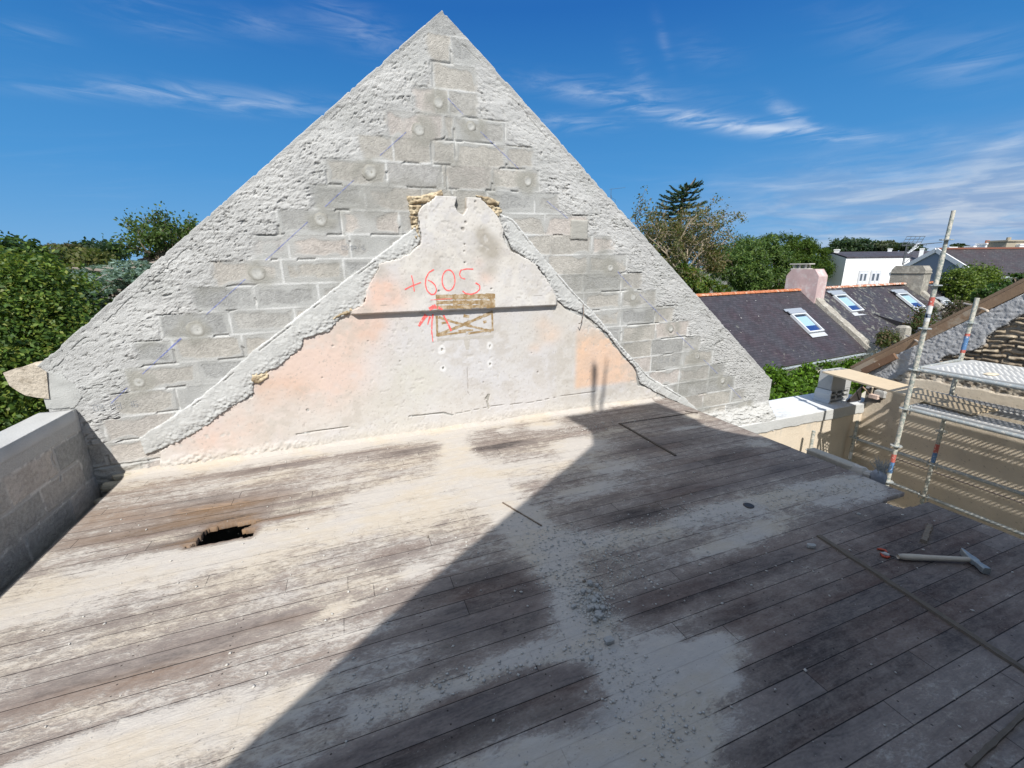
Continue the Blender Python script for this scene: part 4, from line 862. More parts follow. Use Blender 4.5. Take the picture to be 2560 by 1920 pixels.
c = lerp3(np.broadcast_to(np.array([.30, .30, .285]), Y.shape+(3,)), np.array([.45, .415, .375]), bid)*(.72+.56*n2[..., None])*(.8+.4*fbm(Y*3, Z*3, 4, 809)[..., None])
c = lerp3(c, np.array([.60, .59, .56]), jt*sst(n1, .30, .45)*.9); c = lerp3(c, np.array([.44, .44, .425]), sst(Z, .45, .46)*.8)
c = lerp3(c, np.array([.42, .41, .40]), (1-sst(Z, -.55, -.30))*.6)
slot = (np.abs(Y-at(*z3(410, 1090), 4.0)[1]*0-3.92-.02*np.sin(Z*30)) < .008) & (Z > .20) & (Z < .42)
h = -.002+.005*(n2-.5)-.008*jt*(n1 > .5)+.006*(n1-.5); h = np.where(slot, h-.03, h); c = lerp3(c, np.array([.05, .05, .05]), slot*1.0)
field('blockwork', Y, Z, np.ones(Y.shape, bool), h, c, lambda u, v, hh: np.stack([-2.12+hh, u, v], -1), m_blk, par, skirt=.02)
b = MB(); b.box((-2.225, 1.7, -2.2), (.20, 5.3, 5.4)); b.build('wall_core', mat('core_block'), par)
xs_ = np.arange(-2.335, -2.115, .012); X, Y = np.meshgrid(xs_, np.arange(-.9, 4.35, .03), indexing='ij'); n = fbm(X*8, Y*5, 4, 805)
field('cement_cap', X, Y, np.ones(X.shape, bool), .632+.006*(n-.5), np.array([.42, .415, .40])*(.84+.32*n[..., None]), lambda u, v, hh: np.stack([u, v, hh], -1), m_cem, par, skirt=.09)
# gap between floor and parapet, filled with broken stone
b = MB(); rg = np.random.default_rng(3)
for i in range(46):
    y = rg.uniform(2.3, 4.3); b.blob((rg.uniform(-2.08, -1.95), y, rg.uniform(-.78, -.62)), rg.uniform(.02, .07), 900+i)
tag(b.build('gap_rubble', m_st), 'broken stones wedged in the dark gap between boards and parapet', 'rubble', kind='stuff')
b = MB(); b.box((-2.0, 1.8, -2.8), (.30, 5.1, 4.2)); tag(b.build('house_wall', mat('dark_stone', (.22, .20, .17), grain=.3, gs=20, bump=.6, bs=15)), 'dark stone house wall under the left edge of the boards', 'wall')
for i, (x, y, z, r) in enumerate([(-2.00, 4.28, -.06, .07), (-1.93, 4.32, .0, .06), (-2.05, 4.25, -.18, .08)]):
    b = MB(); b.blob((x, y, z), (r*1.2, r*.6, r*.5), 950+i); tag(b.build('stone', mat('cream_stone2', (.40, .36, .28), grain=.3, gs=40, bump=.6, bs=40), None, origin=(x, y, z)), ['flat broken stone at the left end of the gable foot', 'upper cream stone under the left end of the old plaster', 'lowest broken stone in the shaded corner by the parapet'][i], 'stone', 'stones bedded at the gable foot')
b = MB(); b.box((3.62, 1.7, -2.55), (.40, 5.2, 4.8)); tag(b.build('house_wall', mat('dark_stone')), 'dark stone house wall under the right edge of the boards', 'wall')
b = MB(); b.box((.9, -.87, -2.6), (5.2, .2, 4.6)); tag(b.build('house_wall', mat('dark_stone')), 'dark stone house wall under the near end of the boards', 'wall')
# ------------------------------------------------------------------ right: low rendered wall with a cement cap, in line with the gable
PY, PZ, WX0 = 4.20, -.53, 7.84
low = thing('rendered_wall', 'low cream rendered wall with a pale grey cement cap right of the gable', 'wall', (6.0, PY, -2.5))
X, Z = np.meshgrid(np.arange(3.7, WX0+.02, .012), np.arange(-2.6, PZ+.002, .010), indexing='ij')
edge = PZ-.15-.05*(fbm(X*5, X*0, 4, 820)-.3)-.05*sst(X, 5.2, 5.8)*0
t = sst(edge-Z, 0, .008); n = fbm(X*6, Z*6, 5, 821); n2 = fbm(X*40, Z*40, 3, 822); drip = sst(fbm(X*22, Z*2, 3, 823), .6, .7)*sst(Z-(edge-.22), 0, .2)
c = lerp3(np.array([.47, .47, .455])*(.88+.24*n[..., None]), np.array([.60, .515, .405])*(.93+.14*n[..., None]), t); c = lerp3(c, np.array([.45, .42, .36]), drip*t*.5)
field('render', X, Z, np.ones(X.shape, bool), .016*(1-t)+.004*(n2-.5)+.004*(n-.5), c, lambda u, v, hh: np.stack([u, PY-hh, v], -1), m_cem, low, skirt=.03)
X, Y = np.meshgrid(np.arange(3.7, WX0+.3, .014), np.arange(PY-.012, PY+.72, .014), indexing='ij'); n = fbm(X*9, Y*9, 4, 824); n2 = fbm(X*40, Y*40, 3, 825)
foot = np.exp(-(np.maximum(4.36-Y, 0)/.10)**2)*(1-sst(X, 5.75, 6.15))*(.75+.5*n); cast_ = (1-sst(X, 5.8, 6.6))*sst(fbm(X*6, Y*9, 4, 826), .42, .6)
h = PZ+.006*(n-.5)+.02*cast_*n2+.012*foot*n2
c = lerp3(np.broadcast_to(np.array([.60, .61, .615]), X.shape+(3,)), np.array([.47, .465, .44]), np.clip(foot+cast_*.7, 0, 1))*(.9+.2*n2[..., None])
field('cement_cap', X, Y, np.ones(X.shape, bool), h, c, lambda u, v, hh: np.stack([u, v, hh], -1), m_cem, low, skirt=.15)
b = MB(); b.box((5.9, PY+.36, -2.7), (4.4, .66, 4.2)); b.build('wall_core', mat('core_block'), low)
# ------------------------------------------------------------------ right: gable end of the wing, beige render under bare stone
wing = thing('wing_gable', 'beige rendered wing wall with bare rubble stone above it behind the scaffold', 'wall', (WX0, 2.0, -4))
Y, Z = np.meshgrid(np.arange(1.2, 4.24, .011), np.arange(-3.4, 2.6, .011), indexing='ij')
beam_lo = lambda y: .137+(4.104-y)*.840                            # underside of the raking timber
n = fbm(Y*5, Z*5, 5, 840); n2 = fbm(Y*45, Z*45, 3, 841); n3 = fbm(Y*14, Z*24, 4, 842)
SRG = [onx(*qd(*p), WX0)[1:] for p in [(1060, 1560), (1180, 1500), (1300, 1440), (1480, 1400), (1700, 1330), (1770, 1230), (1830, 1180), (1960, 1090), (2100, 1020), (2212, 975), (2600, 790)]]+[np.array([1.0, 2.0]), np.array([1.0, .05]), np.array([3.62, .05])]
sdd = sdf(SRG, Y, Z)+.10*(fbm(Y*9, Z*9, 4, 843)-.5)
st = sst(sdd, -.01, .02)
zedge = .045+.05*(fbm(Y*7, Y*0, 4, 844)-.5)+np.interp(Y, [3.55, 3.75, 3.96, 4.22], [0, -.06, -.30, -.56])
rn = sst(zedge-Z, -.006, .01)                                      # smooth render below
# rubble stone courses: long thin slabs
wy = Y+.05*(n-.5); wz = Z+.035*(n3-.5)+.10*(fbm(Y*3, Z*3, 3, 851)-.5); k = np.floor(wz/.062+.5*_hash(np.floor(wy/.5), np.floor(wy/.5)*0, 2)); f = (wy+.21*_hash(k, k*0, 8))/.24; bx = np.floor(f)
fz = (wz/.062+.5*_hash(np.floor(wy/.5), np.floor(wy/.5)*0, 2)-k); fy = f-bx
dj = np.minimum(np.minimum(fz, 1-fz)*.062, np.minimum(fy, 1-fy)*.24); bid = _hash(bx, k, 3)
hs = -.05+.055*sst(dj, .004, .022)*(.5+.7*bid)+.02*(n3-.5)
cs = lerp3(np.broadcast_to(np.array([.30, .235, .165]), Y.shape+(3,)), np.array([.52, .44, .32]), bid*sst(n3, .4, .6)); cs = lerp3(np.array([.12, .095, .07])*np.ones(3), cs, sst(dj, .006, .018))
big = sst(fbm(Y*2.2, Z*4, 3, 846), .50, .62); cs = lerp3(cs, np.array([.19, .145, .10]), big*.5); hs -= .02*big
# grey cement coat above, under the timber
cg = np.array([.36, .36, .365])*(.85+.3*n3[..., None]); hg = .012+.016*(fbm(Y*40, Z*40, 4, 845)-.5)+.012*(n2-.5)+.008*(n-.5)
# beige render
cb = np.array([.63, .54, .42])*(.92+.16*n[..., None]); cb = lerp3(cb, np.array([.36, .30, .235]), sst(fbm(Y*3, Z*3, 4, 847), .58, .7)*.25)
sp = sst(fbm(Y*60, Z*60, 2, 848), .80, .85); cb = lerp3(cb, np.array([.22, .18, .13]), sp*.6)
hb = .022+.003*(n2-.5); ed = rn*(1-sst(zedge-Z, .0, .03)); 
ragged = (1-rn)*sst(zedge+.13+.06*(n3-.5)-Z, -.01, .02); cr_ = lerp3(np.broadcast_to(np.array([.42, .37, .30]), Y.shape+(3,)), np.array([.20, .16, .12]), sst(fbm(Y*30, Z*40, 3, 849), .48, .62)); hr_ = .008+.05*(fbm(Y*22, Z*30, 4, 850)-.5)
h = hg*(1-st)+hs*st; c = lerp3(cg, cs, st); h = h*(1-ragged)+hr_*ragged; c = lerp3(c, cr_, ragged); h = h*(1-rn)+hb*rn; c = lerp3(c, cb, rn)
# knocked-out hollow at the corner by the block
HO = [onx(*q3(*p), WX0)[1:] for p in [(850, 585), (1000, 560), (1050, 600), (1050, 650), (1000, 690), (900, 690), (780, 700), (800, 620)]]
ho = sst(sdf(HO, Y, Z)+.03*(n3-.5), -.005, .01); h -= .09*ho; c = lerp3(c, np.array([.10, .085, .07])*np.ones(3)*(.6+n3[..., None]), ho*.9)
msk = (Z < beam_lo(Y)+.06); wmap = lambda u, v, hh: np.stack([WX0-hh, u, v], -1)
rmask = rn > .5
field('beige_render', Y, Z, msk & (Z < zedge+.015), h, c, wmap, m_cem, wing, skirt=.04)
field('cement_coat', Y, Z, msk & (Z > zedge-.004) & ((st < .5) | (ragged > .5)), h-.001, c, wmap, m_cem, wing, skirt=.04)
field('rubble_stonework', Y, Z, msk & (Z > zedge-.004) & (st > .2) & (ragged < .6), h-.002, c, wmap, m_cem, wing, skirt=.04)
b = MB(); b.prism([(4.25, -4.9), (4.25, .02), (1.0, 2.72), (-3, -.3), (-3, -4.9)], 'x', WX0+.05, WX0+.5); b.build('wall_core', mat('dark_stone'), wing)
mk = MB(); mk.tube([onx(*zoomer(2240, 1050, 6.9125)(0, 665), WX0-.024), onx(*zoomer(2240, 1050, 6.9125)(650, 895), WX0-.024), onx(*zoomer(2240, 1050, 6.9125)(2212, 1445), WX0-.024)], .0035, 5)
mk.build('chalk_line', mat('dark_line', (.10, .08, .12)), wing)
mk = MB(); mk.tube([onx(*q3(870, 690), WX0-.02)+[-.02, 0, 0], onx(*q3(850, 760), WX0-.02)+[-.02, 0, 0]], .018, 6); mk.build('pale_corner_patch', mat('pale_filler', (.62, .58, .5)), wing)
# raking timbers laid on the wing gable
m_bm = mat('brown_beam', (.23, .155, .10), grain=.25, gs=40, bump=.5, bs=50, blotch=.25, bls=3, coat2=(.30, .24, .18), c2s=3, c2t=(.5, .6))
rd = np.array([0, -1, .86]); rd /= np.linalg.norm(rd); rn_ = np.array([0, .86, 1.]); rn_ /= np.linalg.norm(rn_); RB = np.stack([np.array([1., 0, 0]), rd, rn_], 1)
A = np.array([WX0+.12, 4.46, -.10]); L = 3.4
b = MB(); b.box(A+rd*L/2+rn_*.035+np.array([-.10, 0, 0]), (.07, L, .115), RB, .006); tag(b.build('raking_beam', m_bm), 'long brown timber beam raking up over the wing gable', 'beam')
b = MB(); b.box(A+rd*(L/2+.02)+rn_*.115+np.array([.02, 0, 0]), (.30, L, .042), RB, .004); tag(b.build('raking_board', mat('brown_board', (.20, .14, .095), grain=.3, gs=30, bump=.4, blotch=.25)), 'wide brown board lying on top of the raking beam', 'board')
e0 = onx(*qd(745, 1440), WX0-.07); b = MB(); b.box(e0+rd*-.26+rn_*.02, (.05, .52, .10), RB, .004); tag(b.build('beam_offcut', mat('dark_beam', (.16, .095, .06), grain=.3, gs=30, bump=.4)), 'short darker brown offcut lapped against the foot of the raking beam', 'beam')
m_gal = mat('galvanised_steel', (.36, .39, .39), rough=.5, metal=.35, grain=.25, gs=60, bump=.3, bs=50, blotch=.4, bls=10, coat2=(.55, .53, .48), c2s=30, c2t=(.52, .6))
for i, (p0, p1, lb) in enumerate([((350, 1490), (545, 1515), 'lower steel timber clamp near the foot of the raking beam'), ((865, 1205), (995, 1265), 'middle steel timber clamp behind the tall scaffold pole'), ((1530, 835), (1780, 900), 'upper steel timber clamp behind the short scaffold pole')]):
    a = onx(*qd(*p0), WX0+.22); c_ = onx(*qd(*p1), WX0-.08); b = MB(); b.tube([a+rn_*.02, a*.5+c_*.5+rn_*.03, c_], .012, 6); b.tube([c_, c_-rn_*.03], .016, 8)
    tag(b.build('beam_clamp', mat('pale_clamp', (.52, .44, .36), rough=.6)), lb, 'clamp', 'clamps holding the raking beam')
# ------------------------------------------------------------------ scaffold
FXs, FYs, BXs, BYs, LYs = 6.39, 2.98, 7.54, 3.06, 4.09
sca = thing('scaffold', 'steel scaffold with dusty poles and perforated decks over the alley', 'scaffold', (6.9, 2.5, GZ0))
m_pole = mat('dusty_pole', (.27, .30, .27), rough=.7, metal=.15, grain=.3, gs=50, bump=.6, bs=45, bd=.006, blotch=.3, bls=9, coat2=(.52, .49, .42), c2s=34, c2t=(.44, .54))
m_rd = mat('red_sticker', (.44, .11, .085), rough=.5, coat2=(.6, .5, .45), c2s=40, c2t=(.55, .62)); m_bl = mat('blue_sticker', (.09, .19, .36), rough=.5, coat2=(.5, .52, .55), c2s=40, c2t=(.56, .62)); m_wh = mat('white_sticker', (.60, .60, .58), rough=.5)
def pole(x, y, ztop_, ros, stick=None, zbot=GZ0, spig=True):
    b = MB(); P = [(x, y, zbot), (x, y, ztop_-.45 if spig else ztop_)]; b.tube(P, .0245, 14)
    if spig: b.tube([(x, y, ztop_-.45), (x, y, ztop_)], .0195, 12)
    p = b.build('standard', m_pole, sca, smooth=True, origin=(x, y, zbot)); p.modifiers.new('e', 'EDGE_SPLIT')
    for z in ros:
        b = MB(); V = []; F = []; n = 32
        for zz in (-.005, .005):
            for r_ in (.0245, .062):
                for k in range(n):
                    rr = r_ if r_ < .03 else r_*(1-.12*(math.cos(k*2*math.pi/8*8/n*1.0*1)**8 if False else (1 if k % 4 == 0 else 0)))
                    V.append((x+rr*math.cos(2*math.pi*k/n), y+rr*math.sin(2*math.pi*k/n), z+zz))
        for k in range(n):
            j = (k+1) % n; F += [(k, n+k, n+j, j), (2*n+k, 2*n+j, 3*n+j, 3*n+k), (n+k, 3*n+k, 3*n+j, n+j)]
        b.add(V, F); b.build('rosette', m_gal, p)
    for (z0, z1, mm, nm) in (stick or []):
        b = MB(); b.tube([(x, y, z0), (x, y, z1)], .0252, 14, False); b.build(nm, mm, p, smooth=True)
    return p
rosF = [1.943-.5*i for i in range(0, 12)]
f1 = onx(*q2(1310, 1210), FXs)[2]; f2 = onx(*q2(1270, 1310), FXs)[2]; f3 = onx(*q6(1120, 490), FXs)[2]; f4 = onx(*q6(1095, 570), FXs)[2]
pole(FXs, FYs, onx(*q2(1525, 300), FXs)[2], rosF, [(f1-.04, f1+.06, m_rd, 'red_sticker'), (f1-.22, f1-.04, m_wh, 'white_sticker'), (f2-.06, f2-.01, m_bl, 'blue_sticker'), (f3-.05, f3+.06, m_rd, 'red_sticker'), (f3-.20, f3-.05, m_bl, 'blue_sticker')])
bz = onx(*qd(1545, 1280), BXs)[2]; bz2 = onx(*q6(1480, 390), BXs)[2]
pole(BXs, BYs, onx(*qd(1680, 760), BXs)[2], [.938-.5*i for i in range(0, 9)], [(bz-.09, bz+.09, m_bl, 'blue_sticker'), (bz+.09, bz+.125, m_rd, 'red_sticker'), (bz-.13, bz-.09, m_rd, 'red_sticker'), (bz2-.09, bz2+.04, m_rd, 'red_sticker'), (bz2-.24, bz2-.09, m_bl, 'blue_sticker')], spig=False)
pole(BXs, LYs, -.765, [-1.045, -1.545, -2.045, -2.545], [(-1.42, -1.30, m_wh, 'white_sticker')], spig=False)
pole(FXs, 4.01, -.73, [-1.045, -1.545, -2.045], spig=False)
pole(FXs, FYs-3.07, 2.2, [1.943-.5*i for i in range(9)]); pole(BXs, BYs-3.07, 1.3, [.938-.5*i for i in range(8)], spig=False)
def ledger(a, b_, m=None):
    a = np.array(a, float); b_ = np.array(b_, float); t = (b_-a)/np.linalg.norm(b_-a); mb = MB(); mb.tube([a+t*.09, b_-t*.09], .0242, 14)
    for p, s_ in ((a, 1), (b_, -1)):
        fr = frame(t, [0, 0, 1.]); mb.box(p+t*s_*.075, (.06, .044, .034), np.stack([t, np.cross([0, 0, 1.], t), [0, 0, 1.]], 1), .008)
        mb.box(p+t*s_*.052+[0, 0, -.005], (.014, .014, .11), None, .003)
    o = mb.build('ledger', m or m_gal, sca, smooth=False); return o
for z in (.445, -.055): ledger((FXs, FYs, z), (FXs, FYs-3.07, z))
for z in (-.062,): ledger((BXs, BYs, z), (BXs, BYs-3.07, z))
for z in (-1.062, -1.562): ledger((BXs, LYs, z), (BXs, BYs, z)); ledger((BXs, BYs, z), (BXs, BYs-3.07, z))
for z in (-1.562,): ledger((FXs, 4.01, z), (FXs, FYs, z))
for z in (.445, -.055): ledger((FXs, FYs, z), (BXs, BYs, z)); ledger((FXs, FYs-3.07, z), (BXs, BYs-3.07, z))
def deck(x0, x1, y0, y1, z, name='deck_plank', m=None, cell=.052, rad=.0200):
    """perforated steel plank: every hole is cut"""
    nx_ = max(int(round((x1-x0-.05)/cell)), 1); ny = int((y1-y0-.08)/cell); cx = (x1-x0-.05)/nx_; V = []; F = []; mb = MB()
    k8 = np.arange(8); an = k8*math.pi/4+math.pi/8
    sq = np.array([(1, .42), (.42, 1), (-.42, 1), (-1, .42), (-1, -.42), (-.42, -1), (.42, -1), (1, -.42)])
    sq = np.array([(1, .5), (.5, 1), (-.5, 1), (-1, .5), (-1, -.5), (-.5, -1), (.5, -1), (1, -.5)]); ring = np.stack([np.cos(an), np.sin(an)], 1)
    for i in range(nx_):
        oy = (cell/2 if i % 2 else 0); xc = x0+.025+cx*(i+.5)
        n = ny-1
        for j in range(n):
            yc = y0+.04+cell*(j+.5)+oy; o_ = len(V)
            for k in k8: V.append((xc+sq[k, 0]*cx/2, yc+sq[k, 1]*cell/2, z))
            for k in k8: V.append((xc+ring[k, 0]*rad, yc+ring[k, 1]*rad, z))
            for k in k8: V.append((xc+ring[k, 0]*rad*.86, yc+ring[k, 1]*rad*.86, z-.006))
            for k in range(8):
                a = (k+1) % 8; F.append((o_+k, o_+a, o_+8+a, o_+8+k)); F.append((o_+8+k, o_+8+a, o_+16+a, o_+16+k))
            for (p, q) in ((0, 1), (2, 3), (4, 5), (6, 7)):        # cut corners of the square
                c_ = len(V); V.append((xc+np.sign(sq[p, 0])*cx/2, yc+np.sign(sq[p, 1])*cell/2, z)); F.append((o_+p, c_, o_+q))
        # solid ends
        for (ya, yb__) in ((y0, y0+.04+oy), (y0+.04+cell*n+oy, y1)):
            o_ = len(V); V += [(xc-cx/2, ya, z), (xc+cx/2, ya, z), (xc+cx/2, yb__, z), (xc-cx/2, yb__, z)]; F.append((o_, o_+1, o_+2, o_+3))
    mb.add(V, F)
    for xx, dx in ((x0, .025), (x1, -.025)):
        xa, xb = min(xx, xx+dx), max(xx, xx+dx); mb.box(((xa+xb)/2, (y0+y1)/2, z-.001), (abs(dx)-.001, y1-y0, .003)); mb.box((xx+dx*.06, (y0+y1)/2, z-.03), (.003, y1-y0, .058))
    return mb.build(name, m or m_deck, sca)
m_deck = mat('deck_steel', (.47, .47, .46), rough=.55, metal=.15, grain=.12, gs=60, blotch=.2, bls=9)
for i in range(3): deck(FXs+.045+.352*i, FXs+.39+.352*i, FYs-2.9, FYs-.05, .478)
m_dk2 = mat('deck_steel_low', (.40, .40, .395), rough=.55, metal=.15, grain=.12, gs=60, blotch=.2, bls=9)
deck(FXs+.045, FXs+.36, FYs-2.9, FYs-.03, -.022, m=m_dk2); deck(BXs-.36, BXs-.030, BYs-2.9, BYs+.45, -.030, m=m_dk2)
deck(FXs+.05, FXs+.36, FYs-2.9, FYs+.98, -1.53, m=m_dk2)
b = MB(); c_ = onz(*qc(1620, 395), .485); b.blob(c_, (.07, .05, .012), 77); tag(b.build('mortar_lump', mat('dry_mortar', (.58, .50, .38), grain=.2, gs=50, bump=.5)), 'flat lump of dry mortar dropped on the upper perforated deck', 'mortar lump')
# plywood plank from the block to the lower deck, blocks under its far end
b = MB(); PLK = [(6.57, 2.45), (7.03, 2.40), (7.60, 4.40), (7.03, 4.45)]; V = [(*p, z) for z in (.006, .028) for p in PLK]
b.add(V, [(3, 2, 1, 0), (4, 5, 6, 7), (0, 1, 5, 4), (1, 2, 6, 5), (2, 3, 7, 6), (3, 0, 4, 7)]); tag(b.build('plywood_plank', mat('pale_plywood', (.56, .45, .31), grain=.12, gs=14, blotch=.15, bls=3, rough=.7)), 'pale plywood plank bridging from the concrete blocks to the lower deck', 'plank')
m_cb = mat('concrete_block', (.40, .40, .39), grain=.2, gs=90, bump=.5, bs=110, blotch=.12)
def hollow(name, c, L, W, Hh, vert, label, rz=0):
    b = MB(); Rm = rotz(rz); c = np.array(c, float)
    def bx(p, s_): b.box(c+Rm@np.array(p), s_, Rm)
    t = .03
    if vert:                                                       # block on its bed, cells upward, face with two drilled holes
        bx((0, -W/2+t/2, 0), (L, t, Hh)); bx((0, W/2-t/2, 0), (L, t, Hh))
        for k in range(4): bx((-L/2+t/2+k*(L-t)/3, 0, 0), (t, W-2*t, Hh))
        bx((0, 0, -Hh/2+.012), (L-2*t, W-2*t, .02))
    else:                                                          # block laid with its cells towards the viewer
        bx((0, 0, Hh/2-t/2), (L, W, t)); bx((0, 0, -Hh/2+t/2), (L, W, t)); bx((0, 0, 0), (L-2*t, W, t*.8))
        for k in range(4): bx((-L/2+t/2+k*(L-t)/3, 0, 0), (t, W, Hh-2*t))
        bx((0, W/2-.02, 0), (L-2*t, .03, Hh-2*t))
    return tag(b.build(name, m_cb, None, origin=c), label, 'concrete block', 'concrete blocks propping the plank')
hollow('concrete_block', (7.53, 4.54, PZ+.125), .48, .22, .19, False, 'lower hollow concrete block showing its cells on the cement cap')
ub = hollow('concrete_block', (7.53, 4.54, -.165), .48, .22, .30, True, 'upper concrete block directly under the end of the plywood plank')
b = MB(); rb = (7.27, 4.52, PZ)
prof = [(0, 0), (0, .19), (.02, .22), (.05, .22), (.05, .20), (.03, .17), (.03, .02), (.06, 0)]; b.prism([(PZ+.005+p[1], 0) for p in []] or [(7.24, PZ+.005), (7.265, PZ+.06), (7.255, PZ+.15), (7.275, PZ+.215), (7.285, PZ+.215), (7.285, PZ+.005)], 'y', 4.40, 4.66)
tag(b.build('steel_trough', mat('grey_channel', (.50, .52, .53), rough=.6)), 'ribbed pale grey channel piece leaning on the block end', 'channel')
for i, (a, c2, r, lb) in enumerate([((860, 560), (950, 655), .013, 'thin brown stick propped in the hollow below the plank'), ((945, 565), (925, 640), .014, 'pale upright stick in the hollow below the plank')]):
    A_, B_ = onx(*q3(*a), WX0-.12), onx(*q3(*c2), WX0-.05); b = MB(); b.tube([A_, B_], r, 6); tag(b.build('stick', mat('stick_wood'+str(i), [(.26, .19, .13), (.55, .47, .36)][i], grain=.2)), lb, 'stick')
b = MB(); c_ = onx(*q3(1010, 620), WX0-.02); b.blob(c_, (.05, .08, .06), 61); tag(b.build('stone', m_st, None, origin=c_), 'grey white stone sitting in the broken hollow of the wing wall', 'stone')
b = MB(); c_ = onx(*q3(960, 640), WX0-.06); b.blob(c_, (.05, .07, .04), 62); tag(b.build('stone', mat('pink_stone', (.55, .42, .36), grain=.2), None, origin=c_), 'pinkish stone sitting in the broken hollow of the wing wall', 'stone')
b = MB(); A_ = np.array([7.55, 4.30, PZ+.02]); b.add([A_, A_+[.30, -.02, .0], A_+[.36, .02, .26], A_+[0, .02, .01], A_+[.30, 0, .01], A_+[.38, .04, .26]], [(0, 1, 2), (5, 4, 3), (0, 3, 4, 1), (1, 4, 5, 2), (2, 5, 3, 0)])
tag(b.build('metal_bracket', mat('dark_metal')), 'dark triangular bracket leaning beside the blocks under the plank', 'bracket')
# bits along the floor's right edge
A_, B_ = onx(*q6(430, 405), 4.0), onx(*q6(790, 552), 4.0); dv = B_-A_; dv[2] = 0; Ln = np.linalg.norm(dv); b = MB(); b.box((A_+B_)/2+[.0, 0, -.045], (.10, Ln+.02, .10), rotz(math.atan2(dv[1], dv[0])-math.pi/2), .008)
tag(b.build('weathered_timber', mat('grey_timber', (.38, .35, .30), grain=.3, gs=25, bump=.5, bs=40, blotch=.2, bls=6)), 'short weathered grey timber lying along the right edge of the boards', 'timber')
for i, (p, r, lb) in enumerate([((835, 590), (.06, .06, .065), 'squarish pale stone at the end of the weathered timber'), ((905, 625), (.055, .045, .055), 'pale stone between the squarish stone and the scaffold pole')]):
    c_ = onx(*q6(*p), 4.0); b = MB(); b.blob(c_-[0, 0, .02], r, 70+i); tag(b.build('stone', mat('pale_stone', (.46, .43, .39), grain=.2, gs=40, bump=.5), None, origin=c_), lb, 'stone', 'stones along the right edge of the boards')
c_ = onx(*q6(1000, 655), 4.0); sk = thing('sack', 'dusty grey blue sack of twigs at the foot of the tall scaffold pole', 'sack', (c_[0], c_[1], c_[2]-.09))
b = MB(); b.blob(c_-[0, 0, .02], (.05, .055, .085), 81, sq=.4, n=12, m=10); b.build('body', mat('dusty_sack', (.27, .29, .33), grain=.2, gs=40, bump=.5, blotch=.3, bls=20), sk, smooth=True)
b = MB(); rg = np.random.default_rng(8)
for k in range(60):
    d = np.array([rg.normal(0, .5), rg.normal(0, .5), 1+rg.random()*.6]); d *= .10/np.linalg.norm(d)*rg.uniform(.7, 1.4); p = c_+[rg.normal(0, .018), rg.normal(0, .018), .05]; b.tube([p, p+d*.6+rg.normal(0, .01, 3), p+d], [.0025, .002, .001], 4)
b.build('twigs', mat('dry_twigs', (.33, .34, .33)), sk)
# ------------------------------------------------------------------ slate houses beyond the wall
def slate_mat(name, base_=(.052, .050, .056), lich=.5, seed=0.0, sx=.22, sy=.12, lc=(.20, .20, .165)):
    m = bpy.data.materials.new(name); m.use_nodes = True; T = NT(m.node_tree)
    P = T.n('ShaderNodeAttribute', attribute_name='P').outputs['Vector']
    br = T.n('ShaderNodeTexBrick', offset=.5, inp={'Vector': P, 'Color1': (.75, .75, .75, 1), 'Color2': (1.2, 1.2, 1.2, 1), 'Mortar': (.35, .35, .35, 1), 'Scale': 1.0, 'Mortar Size': .006, 'Brick Width': sx, 'Row Height': sy, 'Bias': 0.0})
    n = T.noise(P, .9, 5, .6); n2 = T.noise(P, 9, 4, .65)
    c = T.mix(T.ss(n, .35, .7), tuple(base_), tuple(b*.72+.012*(i == 0) for i, b in enumerate(base_)))
    c = T.mix(1.0, c, br.outputs[0], 'MULTIPLY'); c = T.mix(T.math('MULTIPLY', T.ss(n2, .5, .75), .3), c, (.10, .095, .095))
    v = T.noise(P, 4.2, 5, .62, .6); wv = T.noise(P, .7, 3, .5)
    l = T.math('MULTIPLY', T.ss(v, .60-.06*lich, .66-.06*lich), T.ss(wv, .60-.26*lich, .72-.2*lich)); c = T.mix(T.math('MULTIPLY', l, .8), c, lc)
    sp = T.ss(T.noise(P, 6.5, 2, .5), .735, .755); c = T.mix(sp, c, (.42, .41, .38))
    hh = T.math('MULTIPLY_ADD', n2, .4, br.outputs[1]); bp = T.n('ShaderNodeBump', inp={'Strength': .5, 'Distance': .02, 'Height': T.math('MULTIPLY', hh, -1.0)})
    b = T.n('ShaderNodeBsdfPrincipled', inp={'Base Color': c, 'Roughness': .62, 'Specular IOR Level': .45, 'Normal': bp.outputs[0]})
    T.t.links.new(b.outputs[0], T.n('ShaderNodeOutputMaterial').inputs[0]); return m
def set_P(o, pts): a = o.data.attributes.new('P', 'FLOAT_VECTOR', 'POINT'); a.data.foreach_set('vector', np.asarray(pts, float).ravel())
AZ = R(84); U = np.array([math.sin(AZ), math.cos(AZ), 0])
T0 = 15.0; r_ = ray(2008, 723); RG = r_/r_[1]*T0+C0                   # verge top between house one and house two
r_ = ray(2176, 877); e_ = r_/r_[1]; s_ = ((RG-C0)@U)/(e_@U); EV = e_*s_+C0
D = EV-RG; SLEN = np.linalg.norm(D); D /= SLEN; N = np.cross(D, U); N = N if N[2] > 0 else -N
def rp(a, d, h=0.0): return RG+U*a+D*d+N*h                          # along ridge, down slope, off surface
def onroof(px, py):
    r = ray(px, py); t = ((RG-C0)@N)/(r@N); q = r*t+C0-RG; return q@U, q@D
m_sl1 = slate_mat('slate_plain', (.042, .039, .046), .12); m_sl2 = slate_mat('slate_lichen', (.044, .043, .050), .85); m_sl3 = slate_mat('slate_far', (.05, .05, .058), .5)
m_tile = mat('ridge_terracotta', (.42, .15, .07), grain=.15, gs=30, bump=.3, bs=20, blotch=.3, bls=5, coat2=(.50, .36, .26), c2s=6, c2t=(.54, .64))
